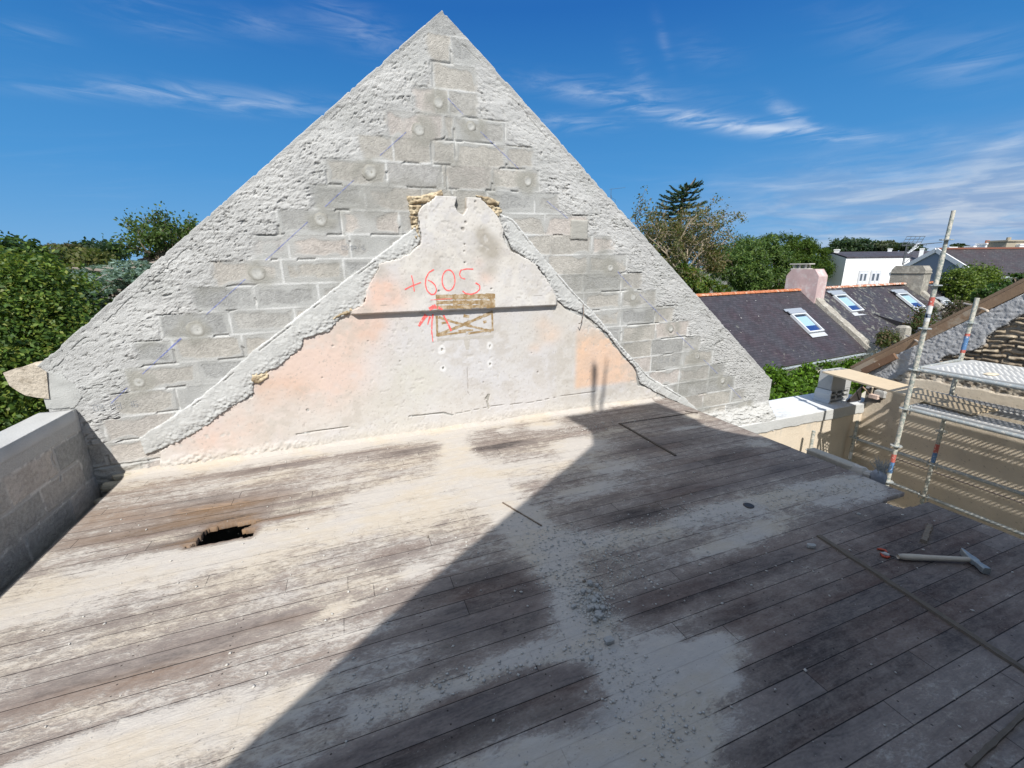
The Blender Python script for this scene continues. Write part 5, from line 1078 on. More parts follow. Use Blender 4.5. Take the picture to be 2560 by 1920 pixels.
m_conc = mat('lichen_concrete', (.30, .275, .235), grain=.25, gs=25, bump=.8, bs=18, bd=.03, blotch=.3, bls=2.5, coat2=(.40, .38, .33), c2s=6, c2t=(.5, .62))
m_zinc = mat('zinc', (.40, .44, .46), rough=.5, metal=.3, blotch=.1); m_wht = mat('white_wall', (.76, .76, .75), grain=.05, gs=4, blotch=.08, bls=1.2, bump=.1, bs=20)
m_crm = mat('cream_wall', (.55, .50, .42), blotch=.15, bls=2)
class PB:
    """roof plane patch with slight waviness, carries local coordinates for the slates"""
    @staticmethod
    def patch(name, a0, a1, d0, d1, m, parent, sag=None, n=60, k=24):
        A, Dn = np.meshgrid(np.linspace(a0, a1, n), np.linspace(d0, d1, k), indexing='ij'); h = .05*(fbm(A*.7+3, Dn*.7, 3, 900)-.5)
        if sag is not None: h = h+sag(A, Dn)
        P = RG+A.ravel()[:, None]*U+Dn.ravel()[:, None]*D+h.ravel()[:, None]*N
        i = np.arange(n*k).reshape(n, k); F = np.stack([i[:-1, :-1], i[1:, :-1], i[1:, 1:], i[:-1, 1:]], -1).reshape(-1, 4)
        o = mesh_np(name, P, F, m, parent, smooth=True); set_P(o, np.stack([A.ravel(), -Dn.ravel(), 0*A.ravel()], 1)); return o
Db = np.array([D[0]*-1, D[1]*-1, D[2]]); Nb = np.array([-N[0], -N[1], N[2]])
def back_slope(name, a0, a1, m, parent):
    P = [RG+U*a0, RG+U*a1, RG+U*a1+Db*SLEN, RG+U*a0+Db*SLEN]; b = MB(); b.add(P, [(0, 1, 2, 3)]); o = b.build(name, m, parent)
    set_P(o, [(a0, 0, 0), (a1, 0, 0), (a1, -SLEN, 0), (a0, -SLEN, 0)]); return o
def ridge_tiles(parent, a0, a1, lift=0.0, size=.36, r=.11, m=None):
    b = MB(); n = int((a1-a0)/size); 
    for i in range(n):
        s0 = a0+i*size; V = []; F = []; K = 9
        for (aa, rr) in ((s0-.03, r*1.08), (s0+.06, r*1.10), (s0+.07, r), (s0+size, r*.94)):
            for k in range(K):
                t = math.pi*k/(K-1); q = RG+U*aa+np.array([0, 0, lift+.01+rr*math.sin(t)*.9-.06]); hd_ = np.array([U[1], -U[0], 0]); V.append(q+hd_*rr*1.25*math.cos(t)+np.array([0, 0, random.uniform(-.004, .004)]))
        for j in range(3):
            for k in range(K-1): F.append((j*K+k, j*K+k+1, j*K+K+k+1, j*K+K+k))
        F.append(tuple(range(K))); b.add(V, F)
    return b.build('ridge_tiles', m or m_tile, parent)
def skylight(parent, cs, k=0, closed=.5):
    """cs: roof coordinates of centre, w width, l length"""
    a, d, w_, l_ = cs
    f = MB(); Rm = np.stack([U, -D, N], 1); t = .065
    for sa in (-1, 1): f.box(rp(a+sa*(w_/2-t/2), d, .07), (t, l_, .12), Rm, .006)
    for sd in (-1, 1): f.box(rp(a, d+sd*(l_/2-t/2), .068), (w_-2*t, t, .12), Rm, .006)
    fr = f.build('skylight', mat('skylight_frame', (.56, .58, .60), rough=.45), parent)
    f = MB(); f.box(rp(a, d-l_/2-.09, .11), (w_+.10, .16, .05), Rm, .006); f.box(rp(a-.02, d-l_/2-.27, .075), (w_+.20, .16, .035), Rm, .004); f.build('top_cover', mat('skylight_hood', (.30, .33, .37), rough=.5, metal=.2), fr)
    f = MB(); f.box(rp(a+.02, d+l_/2+.13, .035), (w_+.06, .22, .02), Rm); f.build('lead_apron', mat('lead_apron', (.42, .43, .45), rough=.6), fr)
    gl = bpy.data.materials.get('skylight_glass')
    if gl is None:
        gl = mat('skylight_glass', (.02, .03, .045), rough=.04, spec=1.0)
    f = MB(); f.box(rp(a, d, .055), (w_-2*t, l_-2*t, .012), Rm); f.build('pane', gl, fr)
    f = MB(); f.box(rp(a-.02, d-l_*.10, .064), (w_-2.9*t, l_*.50, .006), Rm); f.build('blind', mat('pale_blue_blind', (.27, .40, .50), rough=.5), fr)
    f = MB(); f.box(rp(a-.02, d+l_*.29, .063), (w_-2.9*t, l_*.27, .006), Rm); f.build('dark_blind', mat('deep_blue_blind', (.016, .045, .16), rough=.35), fr)
    return fr
def verge(parent, a, d0, d1, wd, ht, seed):
    n = 40; V = []; F = []
    for i in range(n+1):
        d = d0+(d1-d0)*i/n; j = [vn(np.array([d*6.]), np.array([seed+k*3.1]), seed)[0]*.05 for k in range(4)]
        for (aa, hh) in ((-wd/2, -.12), (-wd/2+j[0]*.6, ht-.03+j[1]), (wd/2-j[2]*.6, ht+j[3]-.03), (wd/2, -.12)): V.append(rp(a+aa, d, hh))
    for i in range(n):
        for k in range(3): F.append((4*i+k, 4*i+k+1, 4*i+5+k, 4*i+4+k))
    F += [(0, 1, 2, 3), tuple(4*n+k for k in (3, 2, 1, 0))]; b = MB(); b.add(V, F); return b.build('verge_coping', m_conc, parent)
def chimney(parent, a, base_h, wid, dep, top, m, ch=.18, name='chimney', dep_off=0.0):
    """stack across the ridge: wide along the slope direction, shouldered top"""
    hd_ = np.array([D[0], D[1], 0]); hd_ /= np.linalg.norm(hd_); c = RG+U*a+hd_*dep_off; b = MB(); V = []; n = 8
    pr = [(-wid/2, base_h), (wid/2, base_h), (wid/2, top-ch), (wid/2-ch*.7, top), (-wid/2+ch*.7, top), (-wid/2, top-ch)]
    for s_ in (-1, 1):
        for (p, z) in pr: V.append(c+hd_*p+U*s_*dep/2+np.array([0, 0, z]))
    b.add(V, [tuple(range(6)), tuple(range(11, 5, -1))]+[(i, (i+1) % 6, 6+(i+1) % 6, 6+i) for i in range(6)]); o = b.build(name, m, parent)
    bv = o.modifiers.new('b', 'BEVEL'); bv.width = .03; bv.segments = 2; return o, c
def walls(parent, a0, a1, m):
    b = MB(); zt = EV[2]-.05; hd_ = np.array([D[0], D[1], 0]); hd_ /= np.linalg.norm(hd_); hw = np.linalg.norm((EV-RG)[:2])-.25
    for s_ in (a0, a1): pass
    q = [RG+U*a0+hd_*hw, RG+U*a1+hd_*hw, RG+U*a1-hd_*hw, RG+U*a0-hd_*hw]; V = [np.array([p[0], p[1], z]) for z in (GZ0, zt) for p in q]+[RG+U*a0-[0, 0, .15], RG+U*a1-[0, 0, .15]]
    b.add(V, [(0, 1, 5, 4), (1, 2, 6, 5), (2, 3, 7, 6), (3, 0, 4, 7), (4, 8, 7), (5, 6, 9), (4, 5, 9, 8), (8, 9, 6, 7)]); return b.build('wall', m, parent)
def gutter(parent, a0, a1):
    b = MB(); K = 7; V = []; F = []; c = lambda a: rp(a, SLEN+.03)-np.array([0, 0, .05]); hd_ = np.array([D[0], D[1], 0]); hd_ /= np.linalg.norm(hd_)
    for a in (a0, a1):
        for k in range(K): t = math.pi*k/(K-1); V.append(c(a)+hd_*.075*math.cos(t)-np.array([0, 0, .075*math.sin(t)]))
    F = [(k, k+1, K+k+1, K+k) for k in range(K-1)]; b.add(V, F)
    for i in range(int((a1-a0)/.5)): b.box(c(a0+.25+i*.5)+hd_*.06+[0, 0, -.02], (.03, .04, .09), np.stack([U, np.cross([0, 0, 1.], U), [0, 0, 1.]], 1))
    return b.build('gutter', m_zinc, parent)
a_l = onroof(1744, 742.6)[0]-3.5
s1c = [onroof(*qb(*p)) for p in ((185, 1025), (460, 1005), (775, 1338), (500, 1365))]
def skc(pts, w_=None, l_=None):
    p = np.array(pts); c = p.mean(0); w2 = (abs(p[1, 0]-p[0, 0])+abs(p[2, 0]-p[3, 0]))/2; l2 = (abs(p[3, 1]-p[0, 1])+abs(p[2, 1]-p[1, 1]))/2
    return (c[0], c[1], w_ or w2, l_ or l2)
h1 = thing('slate_house', 'nearest house with a plain dark slate roof, orange ridge tiles and one skylight', 'house', tuple(RG+U*(a_l/2)*1.0-np.array([0, 0, RG[2]-GZ0])))
PB.patch('roof', a_l, -.12, 0, SLEN, m_sl1, h1); back_slope('rear_roof', a_l, -.12, m_sl1, h1); ridge_tiles(h1, a_l, -.1); skylight(h1, skc(s1c)); walls(h1, a_l, -.1, m_crm); gutter(h1, a_l, -.05); verge(h1, .02, .10, SLEN+.12, .52, .17, 5)
pk = mat('pink_chimney', (.47, .345, .335), grain=.15, gs=12, bump=.3, bs=14, blotch=.25, bls=2.5, coat2=(.54, .47, .45), c2s=2.4, c2t=(.5, .66))
ct = onroof(*qb(600, 300))
ch1, cc1 = chimney(h1, .02, -.7, 1.45, .75, .93, pk, .30, dep_off=.05)
b = MB(); 
hd_ = np.array([D[0], D[1], 0]); hd_ /= np.linalg.norm(hd_)
for i in range(3):
    for s_ in (-1, 1): b.box(cc1+U*s_*.14+hd_*(i-1)*.28-hd_*.30+np.array([0, 0, 1.06]), (.07, .07, .26), np.stack([U, np.cross([0, 0, 1.], U), [0, 0, 1.]], 1))
b.box(cc1-hd_*.30+np.array([0, 0, 1.20]), (.48, .92, .05), np.stack([U, np.cross([0, 0, 1.], U), [0, 0, 1.]], 1)); b.box(cc1-hd_*.30+np.array([0, 0, .96]), (.42, .80, .07), np.stack([U, np.cross([0, 0, 1.], U), [0, 0, 1.]], 1))
b.build('chimney_cap', mat('pale_concrete', (.46, .44, .40), grain=.15), ch1)
s2c = [onroof(*qb(*p)) for p in ((985, 670), (1215, 665), (1500, 960), (1265, 980))]; s3c = [onroof(*qd(*p)) for p in ((750, 725), (870, 715), (1040, 880), (920, 895))]
a2 = onroof(*q2(1035, 1010))[0]; vg2 = a2+.25
h2 = thing('slate_house', 'middle house with lichen spotted slate roof, two skylights and a swept dark slit', 'house', tuple(RG+U*(a2/2)-np.array([0, 0, RG[2]-GZ0])))
fl0 = onroof(*qb(1600, 960)); fl1 = onroof(*qb(2212, 1250))
def sag2(A, Dn):                                                   # the lower right part of this roof is lifted by a sprocket, leaving a dark slit
    return .05*np.sin((A-.3)*.55)
PB.patch('roof', .25, a2, -.02, SLEN, m_sl2, h2, sag2); back_slope('rear_roof', .2, a2, m_sl2, h2); ridge_tiles(h2, .55, a2-.05, .03, .30, .105, mat('ridge_patched', (.44, .19, .11), grain=.2, gs=20, blotch=.3, bls=5, coat2=(.56, .48, .42), c2s=5, c2t=(.48, .54)))
skylight(h2, skc(s2c)); skylight(h2, skc(s3c)); walls(h2, .1, a2, m_crm); gutter(h2, .4, a2+.2); verge(h2, vg2, .10, SLEN+.1, .50, .15, 6)
fa, fd0 = fl0; n = 16; V = []; F = []
ln = lambda t: (fa+(fl1[0]-fa)*t*1.15, fd0+(fl1[1]-fd0)*t*1.15)
for i in range(n+1):
    t = i/n; a_, d_ = ln(t)
    for k in range(7): u_ = k/6; V.append(rp(a_+(5.7-a_)*u_, d_-.15*u_, .03+.34*t**1.3*(1-u_)**1.5))
for i in range(n):
    for k in range(6): F.append((7*i+k, 7*i+k+1, 7*i+8+k, 7*i+7+k))
b = MB(); b.add(V, F); o = b.build('lifted_slates', m_sl2, h2); set_P(o, [((np.array(p)-RG)@U, -((np.array(p)-RG)@D), 0) for p in V])
b = MB(); V = []; F = []  # near-black sheet closing the slit; the shade beneath the slates is its colour
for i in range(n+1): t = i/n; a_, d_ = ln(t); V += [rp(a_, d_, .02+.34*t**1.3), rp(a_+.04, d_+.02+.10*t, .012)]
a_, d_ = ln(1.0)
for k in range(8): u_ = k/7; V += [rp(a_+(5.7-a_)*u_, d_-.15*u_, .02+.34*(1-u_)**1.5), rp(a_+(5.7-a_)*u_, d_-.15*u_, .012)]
F = [(2*i, 2*i+1, 2*i+3, 2*i+2) for i in range(n+8)]; b.add(V, F); b.build('dark_slit', mat('painted_slit_shade', (.018, .018, .022)), h2)
c3 = onroof(*q2(1060, 900)); 
ch2, cc2 = chimney(h2, vg2, -.6, 1.55, .85, 1.0, mat('lichen_chimney', (.27, .25, .215), grain=.25, gs=12, bump=.6, bs=12, bd=.03, blotch=.3, bls=2.2, coat2=(.40, .375, .32), c2s=2.6, c2t=(.5, .64)), .22, dep_off=.0)
b = MB(); b.box(cc2+np.array([0, 0, .62]), (.95, 1.66, .05), np.stack([U, hd_, [0, 0, 1.]], 1)); b.build('band', m_conc, ch2)
a3 = a2+8
h3 = thing('slate_house', 'farthest house of the slate terrace, bluish roof with a half hidden skylight', 'house', tuple(RG+U*(a2+4)-np.array([0, 0, RG[2]-GZ0])))
PB.patch('roof', vg2+.2, a3, 0, SLEN, m_sl3, h3); back_slope('rear_roof', vg2+.2, a3, m_sl3, h3); ridge_tiles(h3, vg2+.5, a3, 0.0); walls(h3, vg2+.1, a3, m_crm)
s4 = onroof(*qd(1370, 870)); skylight(h3, (s4[0], s4[1], .9, 1.0))
# down pipe elbow and a broken concrete lump by the roof foot
b = MB(); q = rp(-.1, SLEN+.1); b.tube([q, q+[.05, -.1, -.25], q+[.25, -.15, -.40], q+[.30, -.1, -.6], q+[.30, -.1, -2.2]], .055, 10); b.build('downpipe', m_zinc, h1)
b = MB(); q = rp(.55, SLEN+.1); b.tube([q, q+[-.05, -.1, -.2], q+[-.25, -.15, -.38], q+[-.30, -.1, -.6]], .055, 10); b.build('downpipe', m_zinc, h2)
q = at(*q2(1010, 1520), 11.2); b = MB(); b.blob(q, (.28, .25, .40), 33, sq=.2); tag(b.build('stone', mat('lichen_concrete'), None, origin=q), 'rounded grey stone lump sticking up behind the raking beam', 'stone')
# ------------------------------------------------------------------ farther houses
def gabled(name, label, A, rdir, cdir, Lr, hw, drop, m_roof, m_wall, m_gab=None, trim=None, wallh=6, cat='house', rise_over=.3):
    """A: ridge end nearest; rdir along ridge, cdir horizontal across towards the viewer"""
    t = thing(name, label, cat, (A[0], A[1], A[2]-drop-wallh)); r = np.array([*rdir, 0.]); c = np.array([*cdir, 0.]); r /= np.linalg.norm(r); c /= np.linalg.norm(c); dz = np.array([0, 0, 1.])
    E1 = A+c*hw-dz*drop; E2 = A-c*hw-dz*drop; o_ = .12
    b = MB(); V = [A+dz*o_, A+r*Lr+dz*o_, E1+r*Lr+c*rise_over-dz*(drop/hw*rise_over)+dz*o_, E1+c*rise_over-dz*(drop/hw*rise_over)+dz*o_, E2+r*Lr-c*rise_over-dz*(drop/hw*rise_over)+dz*o_, E2-c*rise_over-dz*(drop/hw*rise_over)+dz*o_]
    V += [v-dz*.14 for v in V]
    b.add(V, [(0, 1, 2, 3), (1, 0, 5, 4), (0, 3, 9, 6), (5, 0, 6, 11), (3, 2, 8, 9), (2, 1, 7, 8), (1, 4, 10, 7), (4, 5, 11, 10)]); o = b.build('roof', m_roof, t)
    set_P(o, [((v-A)@r, -abs((v-A)@c)*1.3, 0) for v in V])
    b = MB(); q = [E1, E1+r*Lr, E2+r*Lr, E2]; W = [p-dz*wallh for p in q]+q+[A, A+r*Lr]
    b.add(W, [(0, 1, 5, 4), (2, 3, 7, 6), (4, 5, 9, 8), (6, 7, 8, 9)]); b.build('wall', m_wall, t)
    for ff in ((3, 0, 4, 8, 7), (1, 2, 6, 9, 5)):
        b = MB(); b.add([W[k] for k in ff], [(0, 1, 2, 3, 4)]); b.build('gable_end', m_gab or m_wall, t)
    if trim:
        b = MB()
        for E in (E1+c*rise_over-dz*(drop/hw*rise_over), E2-c*rise_over-dz*(drop/hw*rise_over)):
            d = E-A; Ld = np.linalg.norm(d); d /= Ld; b.box((A+E)/2-r*.06+dz*.06, (.10, Ld, .30), np.stack([r, d, np.cross(r, d)], 1))
        b.build('verge_trim', trim, t)
    return t, E1, E2, r, c, dz
def pt(px, py, dist):                                              # point at a given distance along a ray
    r = ray(px, py); return r/np.linalg.norm(r)*dist+C0
m_slf = slate_mat('slate_distant', (.055, .055, .066), .0); m_slf2 = slate_mat('slate_distant_brown', (.05, .045, .047), .15)
def small_chimney(parent, p, w_, h_, m):
    b = MB(); b.box(np.array(p)+[0, 0, h_/2-.3], (w_, w_*.7, h_+.6), rotz(.4)); b.box(np.array(p)+[0, 0, h_+.03], (w_*1.15, w_*.85, .12), rotz(.4)); return b.build('chimney', m, parent)
# white house with two doors
A = pt(2231+3, 632, 62); E = pt(2231.6, 641.5, 58.5)
rw = np.array(pt(2093, 632, 58.5)-A)[:2]; rw /= np.linalg.norm(rw); cw = np.array([rw[1], -rw[0]]); cw = cw if cw@(-A[:2]) > 0 else -cw
Lw = np.linalg.norm((pt(2085, 632, 58)-A)[:2]); t, E1, E2, r, c, dz = gabled('white_house', 'white rendered house with two tall glazed doors beyond the dark pine', A, rw, cw, Lw, 2.2, .50, m_slf, m_wht, wallh=6, rise_over=.05)
wn_ = np.stack([r, c, dz], 1)
for i, (x0, y0, x1, y1) in enumerate([(583, 893, 642, 1060), (700, 890, 768, 1060)]):
    p0 = pt(*q2(x0, y0), 60); n_ = c
    def hitw(px, py): rr = ray(px, py); return rr*(((E1-C0)@c)/(rr@c))+C0
    a_, b_2 = hitw(*q2(x0, y0)), hitw(*q2(x1, y1)); cen = (a_+b_2)/2; w_ = abs((b_2-a_)@r); h_ = abs(b_2[2]-a_[2])
    f = MB(); f.box(cen+c*.0, (w_, .14, h_), wn_); win = f.build('door', mat('grey_reveal', (.50, .51, .53)), t)
    f = MB()
    for k in (-1, 1): f.box(cen+c*.06+r*k*w_*.21, (w_*.36, .06, h_*.80), wn_)
    f.build('leaf', mat('pale_leaf', (.60, .62, .66)), win); f = MB()
    for k in (-1, 1): f.box(cen+c*.10+r*k*w_*.21+dz*h_*.1, (w_*.22, .02, h_*.40), wn_)
    f.build('pane', mat('dark_pane', (.10, .12, .15), rough=.15), win)
small_chimney(t, A+r*Lw*.93+[0, 0, .1], .55, .22, m_wht)
# long slate roof behind it
A = pt(2086, 632, 75); B_ = pt(2330, 623, 84); rr_ = (B_-A)[:2]; L_ = np.linalg.norm(rr_); c_ = np.array([rr_[1], -rr_[0]]); c_ = c_ if c_@(-A[:2]) > 0 else -c_
t, *_ = gabled('long_slate_house', 'long low house with a blue grey slate roof and little white chimneys', A, rr_, c_, L_, 5, 2.6, m_slf, m_wht, wallh=4)
for px in (2223, 2303): small_chimney(t, pt(px, 634, 79), .55, .55, m_wht)
# blue-grey gable with white trim, its slate roof running off to the right
A = pt(2342, 627, 47); t, E1, E2, r, c, dz = gabled('grey_gable_house', 'house showing a blank blue grey gable with white trim and dark roof', A, (.96, -.27), (-.27, -.96), 30, 3.1, 1.75, m_slf2, m_wht, mat('blue_grey_gable', (.27, .30, .36), blotch=.06, bls=.5), mat('white_trim', (.74, .74, .74)), wallh=6, rise_over=.22)
b = MB(); b.box(E1+r*15+c*.30-dz*.15, (30, .14, .12), np.stack([r, c, dz], 1)); b.build('gutter', m_zinc, t)
ridge_m = mat('dull_ridge', (.20, .085, .06)); b = MB(); b.box(A+r*15+dz*.16, (30, .22, .12), np.stack([r, c, dz], 1)); b.build('ridge_tiles', ridge_m, t)
for i, (px, w_, h_, mm) in enumerate([(2372, 1.0, .35, m_wht), (2432, 1.2, .45, m_wht), (2462, 1.4, .7, m_wht), (2513, 2.4, .95, mat('stone_chimney', (.33, .29, .22), grain=.2)), (2546, 1.0, .6, m_wht)]):
    q = pt(px, 628, 66); hh = thing('distant_chimney', ['first white chimney right of the tall pole on the skyline', 'low white chimney on the skyline left of the boxy one', 'boxy white chimney with a red pot on the skyline', 'broad stone coloured chimney stack on the far skyline', 'white chimney at the extreme right of the skyline'][i], 'chimney', (q[0], q[1], GZ0), 'chimneys on the far skyline')
    b = MB(); b.box((q[0], q[1], (q[2]+GZ0)/2+h_/2), (w_, w_*.6, q[2]+h_-GZ0), rotz(-.2)); b.box((q[0], q[1], q[2]+h_), (w_*1.1, w_*.7, .14), rotz(-.2)); b.build('stack', mm, hh)
    if i in (2, 3):
        b = MB(); b.tube([(q[0], q[1], q[2]+h_), (q[0], q[1], q[2]+h_+.35)], .18, 8); b.build('pot', mat('terracotta') if i == 2 else mat('stone_chimney'), hh)
# television aerials
def aerial(p, hgt, label, sc=1.0, grid=True):
    t = thing('tv_aerial', label, 'aerial', tuple(p)); dk = mat('aerial_metal', (.10, .11, .12), rough=.5, metal=.4); p = np.array(p); b = MB(); b.tube([p, p+[0, 0, hgt]], .03*sc, 6); b.tube([p+[.12*sc, 0, 0], p+[.12*sc, 0, hgt*.85]], .02*sc, 6)
    b.tube([p+[.12, 0, .1], p+[.9*sc, .1, hgt*.35], p+[.95*sc, .1, hgt*.75], p+[0, 0, hgt*.80]], .02*sc, 5); b.build('mast', dk, t); z = np.array([0, 0, hgt])
    d = np.array([.91, -.41, 0]); n_ = np.array([-.41, -.91, 0]); b = MB()
    b.tube([p+z-d*.3*sc, p+z+d*2.1*sc+[0, 0, .18*sc]], .018*sc, 5)
    for k in range(9): q = p+z+d*(.2+k*.22)*sc+[0, 0, .02*k*sc]; b.tube([q-n_*.16*sc, q+n_*.16*sc], .012*sc, 4)
    b.build('boom', dk, t)
    if grid:
        b = MB()
        for k in range(4): q = p+z+[0, 0, (.05+.17*k)*sc]-d*(.30-.07*k)*sc; b.tube([q-d*.0, q+d*1.1*sc], .016*sc, 4)
        for k in range(5): q = p+z+[0, 0, .05*sc]+d*(-.30+k*.27)*sc; b.tube([q, q+np.array([0, 0, .52*sc])+d*.21*sc], .014*sc, 4)
        b.build('reflector', dk, t); b = MB()
        for k in range(6): q = p+z*.62+d*(.25+.08*k)*sc+[0, 0, .10*k*sc]; b.tube([q-d*.12*sc, q+d*.16*sc+[0, 0, .1*sc]], .025*sc, 4)
        b.tube([p+z*.6+d*.2*sc, p+z*.95+d*.75*sc], .02*sc, 4); b.build('director', mat('pale_metal', (.5, .52, .55), rough=.4, metal=.3), t)
    return t
q = pt(*q2(1010, 840), 36); ztp = pt(*q2(1040, 650), 36)[2]; aerial(q, ztp-q[2], 'large television aerial with a wire grid on a mast behind the grey chimney', .95)
q = pt(*dd(1319, 434), 45); q2_ = pt(*dd(1322, 408), 45); aerial(q-np.array([0, 0, 2.5]), q2_[2]-q[2]+2.5, 'small distant aerial just right of the gable slope', .62, False)
# ------------------------------------------------------------------ vegetation
def leaf_mat(name): return mat(name, attr=True, rough=.5, spec=.3, transl=.34)
m_leaf = leaf_mat('leaves'); m_bark = mat('bark', (.15, .12, .09), grain=.3, gs=14, bump=.6, bs=12, bd=.03); m_gbark = mat('grey_bark', (.36, .32, .26), grain=.25, gs=14, bump=.4, bs=10)
def leaves(name, C, size, parent, cols, m=m_leaf, up=.5, outc=None, asp=.55, seed=1, droop=0.0, dirs=None):
    """many leaf shaped quads at points C"""
    rg = np.random.default_rng(seed); n = len(C); nr = rg.normal(0, 1, (n, 3)); nr[:, 2] += up
    if outc is not None: o_ = C-outc; nr += 1.0*o_/(np.linalg.norm(o_, axis=1, keepdims=True)+1e-6)
    nr /= np.linalg.norm(nr, axis=1, keepdims=True)
    d = rg.normal(0, 1, (n, 3)) if dirs is None else dirs+rg.normal(0, .35, (n, 3)); d[:, 2] -= droop
    d -= nr*(d*nr).sum(1, keepdims=True); d /= np.linalg.norm(d, axis=1, keepdims=True)+1e-9; s_ = np.cross(nr, d)
    L = size*rg.uniform(.6, 1.35, (n, 1)); W = L*asp
    P = np.stack([C-d*L*.5, C+s_*W*.5+nr*L*.06, C+d*L*.5, C-s_*W*.5+nr*L*.06], 1).reshape(-1, 3)
    F = np.arange(4*n).reshape(n, 4); cc = np.asarray(cols)[rg.integers(0, len(cols), n)]*rg.uniform(.72, 1.25, (n, 1)); return mesh_np(name, P, F, m, parent, np.repeat(cc, 4, 0))
def crown_points(blobs, n, seed, clump=.16, nc=None, shell=.72):
    rg = np.random.default_rng(seed); vol = np.array([b[3]*b[4]*b[5] for b in blobs])**(2/3); vol /= vol.sum(); out = []
    for b, f in zip(blobs, vol):
        k = max(int(n*f), 10); m_ = max(int((nc or n/45)*f), 4); d = rg.normal(0, 1, (m_, 3)); d /= np.linalg.norm(d, axis=1, keepdims=True)
        rad = shell+(1.08-shell)*rg.random((m_, 1))**.7; cen = d*rad; i = rg.integers(0, m_, k); cs_ = clump*rg.uniform(.6, 1.5, (m_, 1))[i]
        out.append(np.array(b[:3])+(cen[i]+rg.normal(0, 1, (k, 3))*cs_)*np.array(b[3:6]))
    return np.concatenate(out)
def tree(name, label, blobs, n, size, cols, seed, trunk=None, clump=.16, bark=None, cat='tree', group=None, up=.4, asp=.55, shell=.7, nc=None, droop=0.0, gz=None, tr=.16):
    bl = np.array(blobs, float); c = bl[:, :3].mean(0); base_ = np.array(trunk if trunk is not None else (c[0], c[1])); gz = GZ0 if gz is None else gz
    t = thing(name, label, cat, (base_[0], base_[1], gz), group); rg = np.random.default_rng(seed+5); b = MB(); low = bl[:, 2].min()
    fk = np.array([base_[0], base_[1], min(gz+1.6, low)]); b.tube([(base_[0], base_[1], gz), fk], [tr, tr*.8], 8)
    for q in bl[:14]:
        e = q[:3]; md = fk*.5+e*.5+rg.normal(0, .15, 3); b.tube([fk, md, e], [tr*.6, tr*.4, tr*.15], 6)
        for k in range(4): dv = rg.normal(0, 1, 3); dv *= q[3:6]*.75/np.linalg.norm(dv); b.tube([e, e+dv*.5+[0, 0, .05], e+dv], [tr*.18, tr*.12, tr*.05], 4)
    b.build('trunk', bark or m_bark, t); P = crown_points(blobs, n, seed, clump, nc, shell); leaves('crown', P, size, t, cols, outc=c, up=up, seed=seed, asp=asp, droop=droop); return t
def B(px, py, Y, r, ry=None, rz=None): p = at(px, py, Y); return (*p, r, ry or r, rz or r)
G1 = [(.055, .105, .018), (.085, .15, .022), (.13, .19, .028), (.04, .082, .015), (.18, .21, .036)]
tree('broadleaf_tree', 'large glossy green broadleaf tree pressing up behind the left parapet', [B(30, 735, 9.2, .68), B(92, 765, 9, .72), B(60, 860, 8.6, .95), B(165, 890, 9.2, .50), B(20, 810, 9, .8), B(130, 920, 8.8, .85), B(20, 1000, 8.6, .9), B(128, 745, 9.6, .36), B(78, 692, 9.8, .38), B(185, 960, 9.0, .7), B(250, 860, 9.6, .45), B(-110, 840, 8.5, .9), B(-60, 950, 8, 1.0), B(160, 1060, 8.8, .8), B(0, 1080, 8.4, .8)], 80000, .070, G1, 11, trunk=tuple(at(60, 900, 10)[:2]), clump=.13, up=.7, shell=.74, nc=1500)
tree('dark_tree', 'darker tree top rising at the far left above the broadleaf tree', [B(15, 668, 13, .65, rz=.5), B(58, 640, 13.5, .40), B(82, 662, 13.2, .40), B(-40, 670, 13, .7), B(30, 700, 13, .6)], 9000, .12, [(.03, .065, .018), (.045, .09, .02), (.025, .05, .016)], 12, up=.5)
t = tree('cypress_tree', 'small dark round topped cypress on the left skyline', [B(*qe(1050, 390), 42, 1.5, rz=.7), B(*qe(960, 430), 42, 1.0, rz=.6), B(*qe(1150, 400), 42, .9, rz=.5)], 3500, .3, [(.014, .035, .014), (.02, .045, .018)], 13)
tree('pale_pine', 'thin brownish pine with an open crown on the left skyline', [B(*qe(690, 365), 40, 1.2, rz=.28), B(*qe(780, 385), 40, .8, rz=.25), B(*qe(640, 380), 40, .6, rz=.25)], 1100, .3, [(.10, .085, .05), (.075, .075, .04)], 14, asp=.3, bark=mat('pale_bark', (.26, .21, .17)), tr=.14)
tree('hedge_tree', 'yellowish green bushy tree between the broadleaf tree and the cedar', [B(*qe(830, 510), 20, .8, rz=.4), B(*qe(960, 500), 22, .8, rz=.35), B(*qe(740, 560), 18, .7, rz=.5), B(*qe(850, 600), 18, .6, rz=.5)], 6000, .14, [(.095, .105, .025), (.12, .115, .035), (.075, .095, .022)], 15)
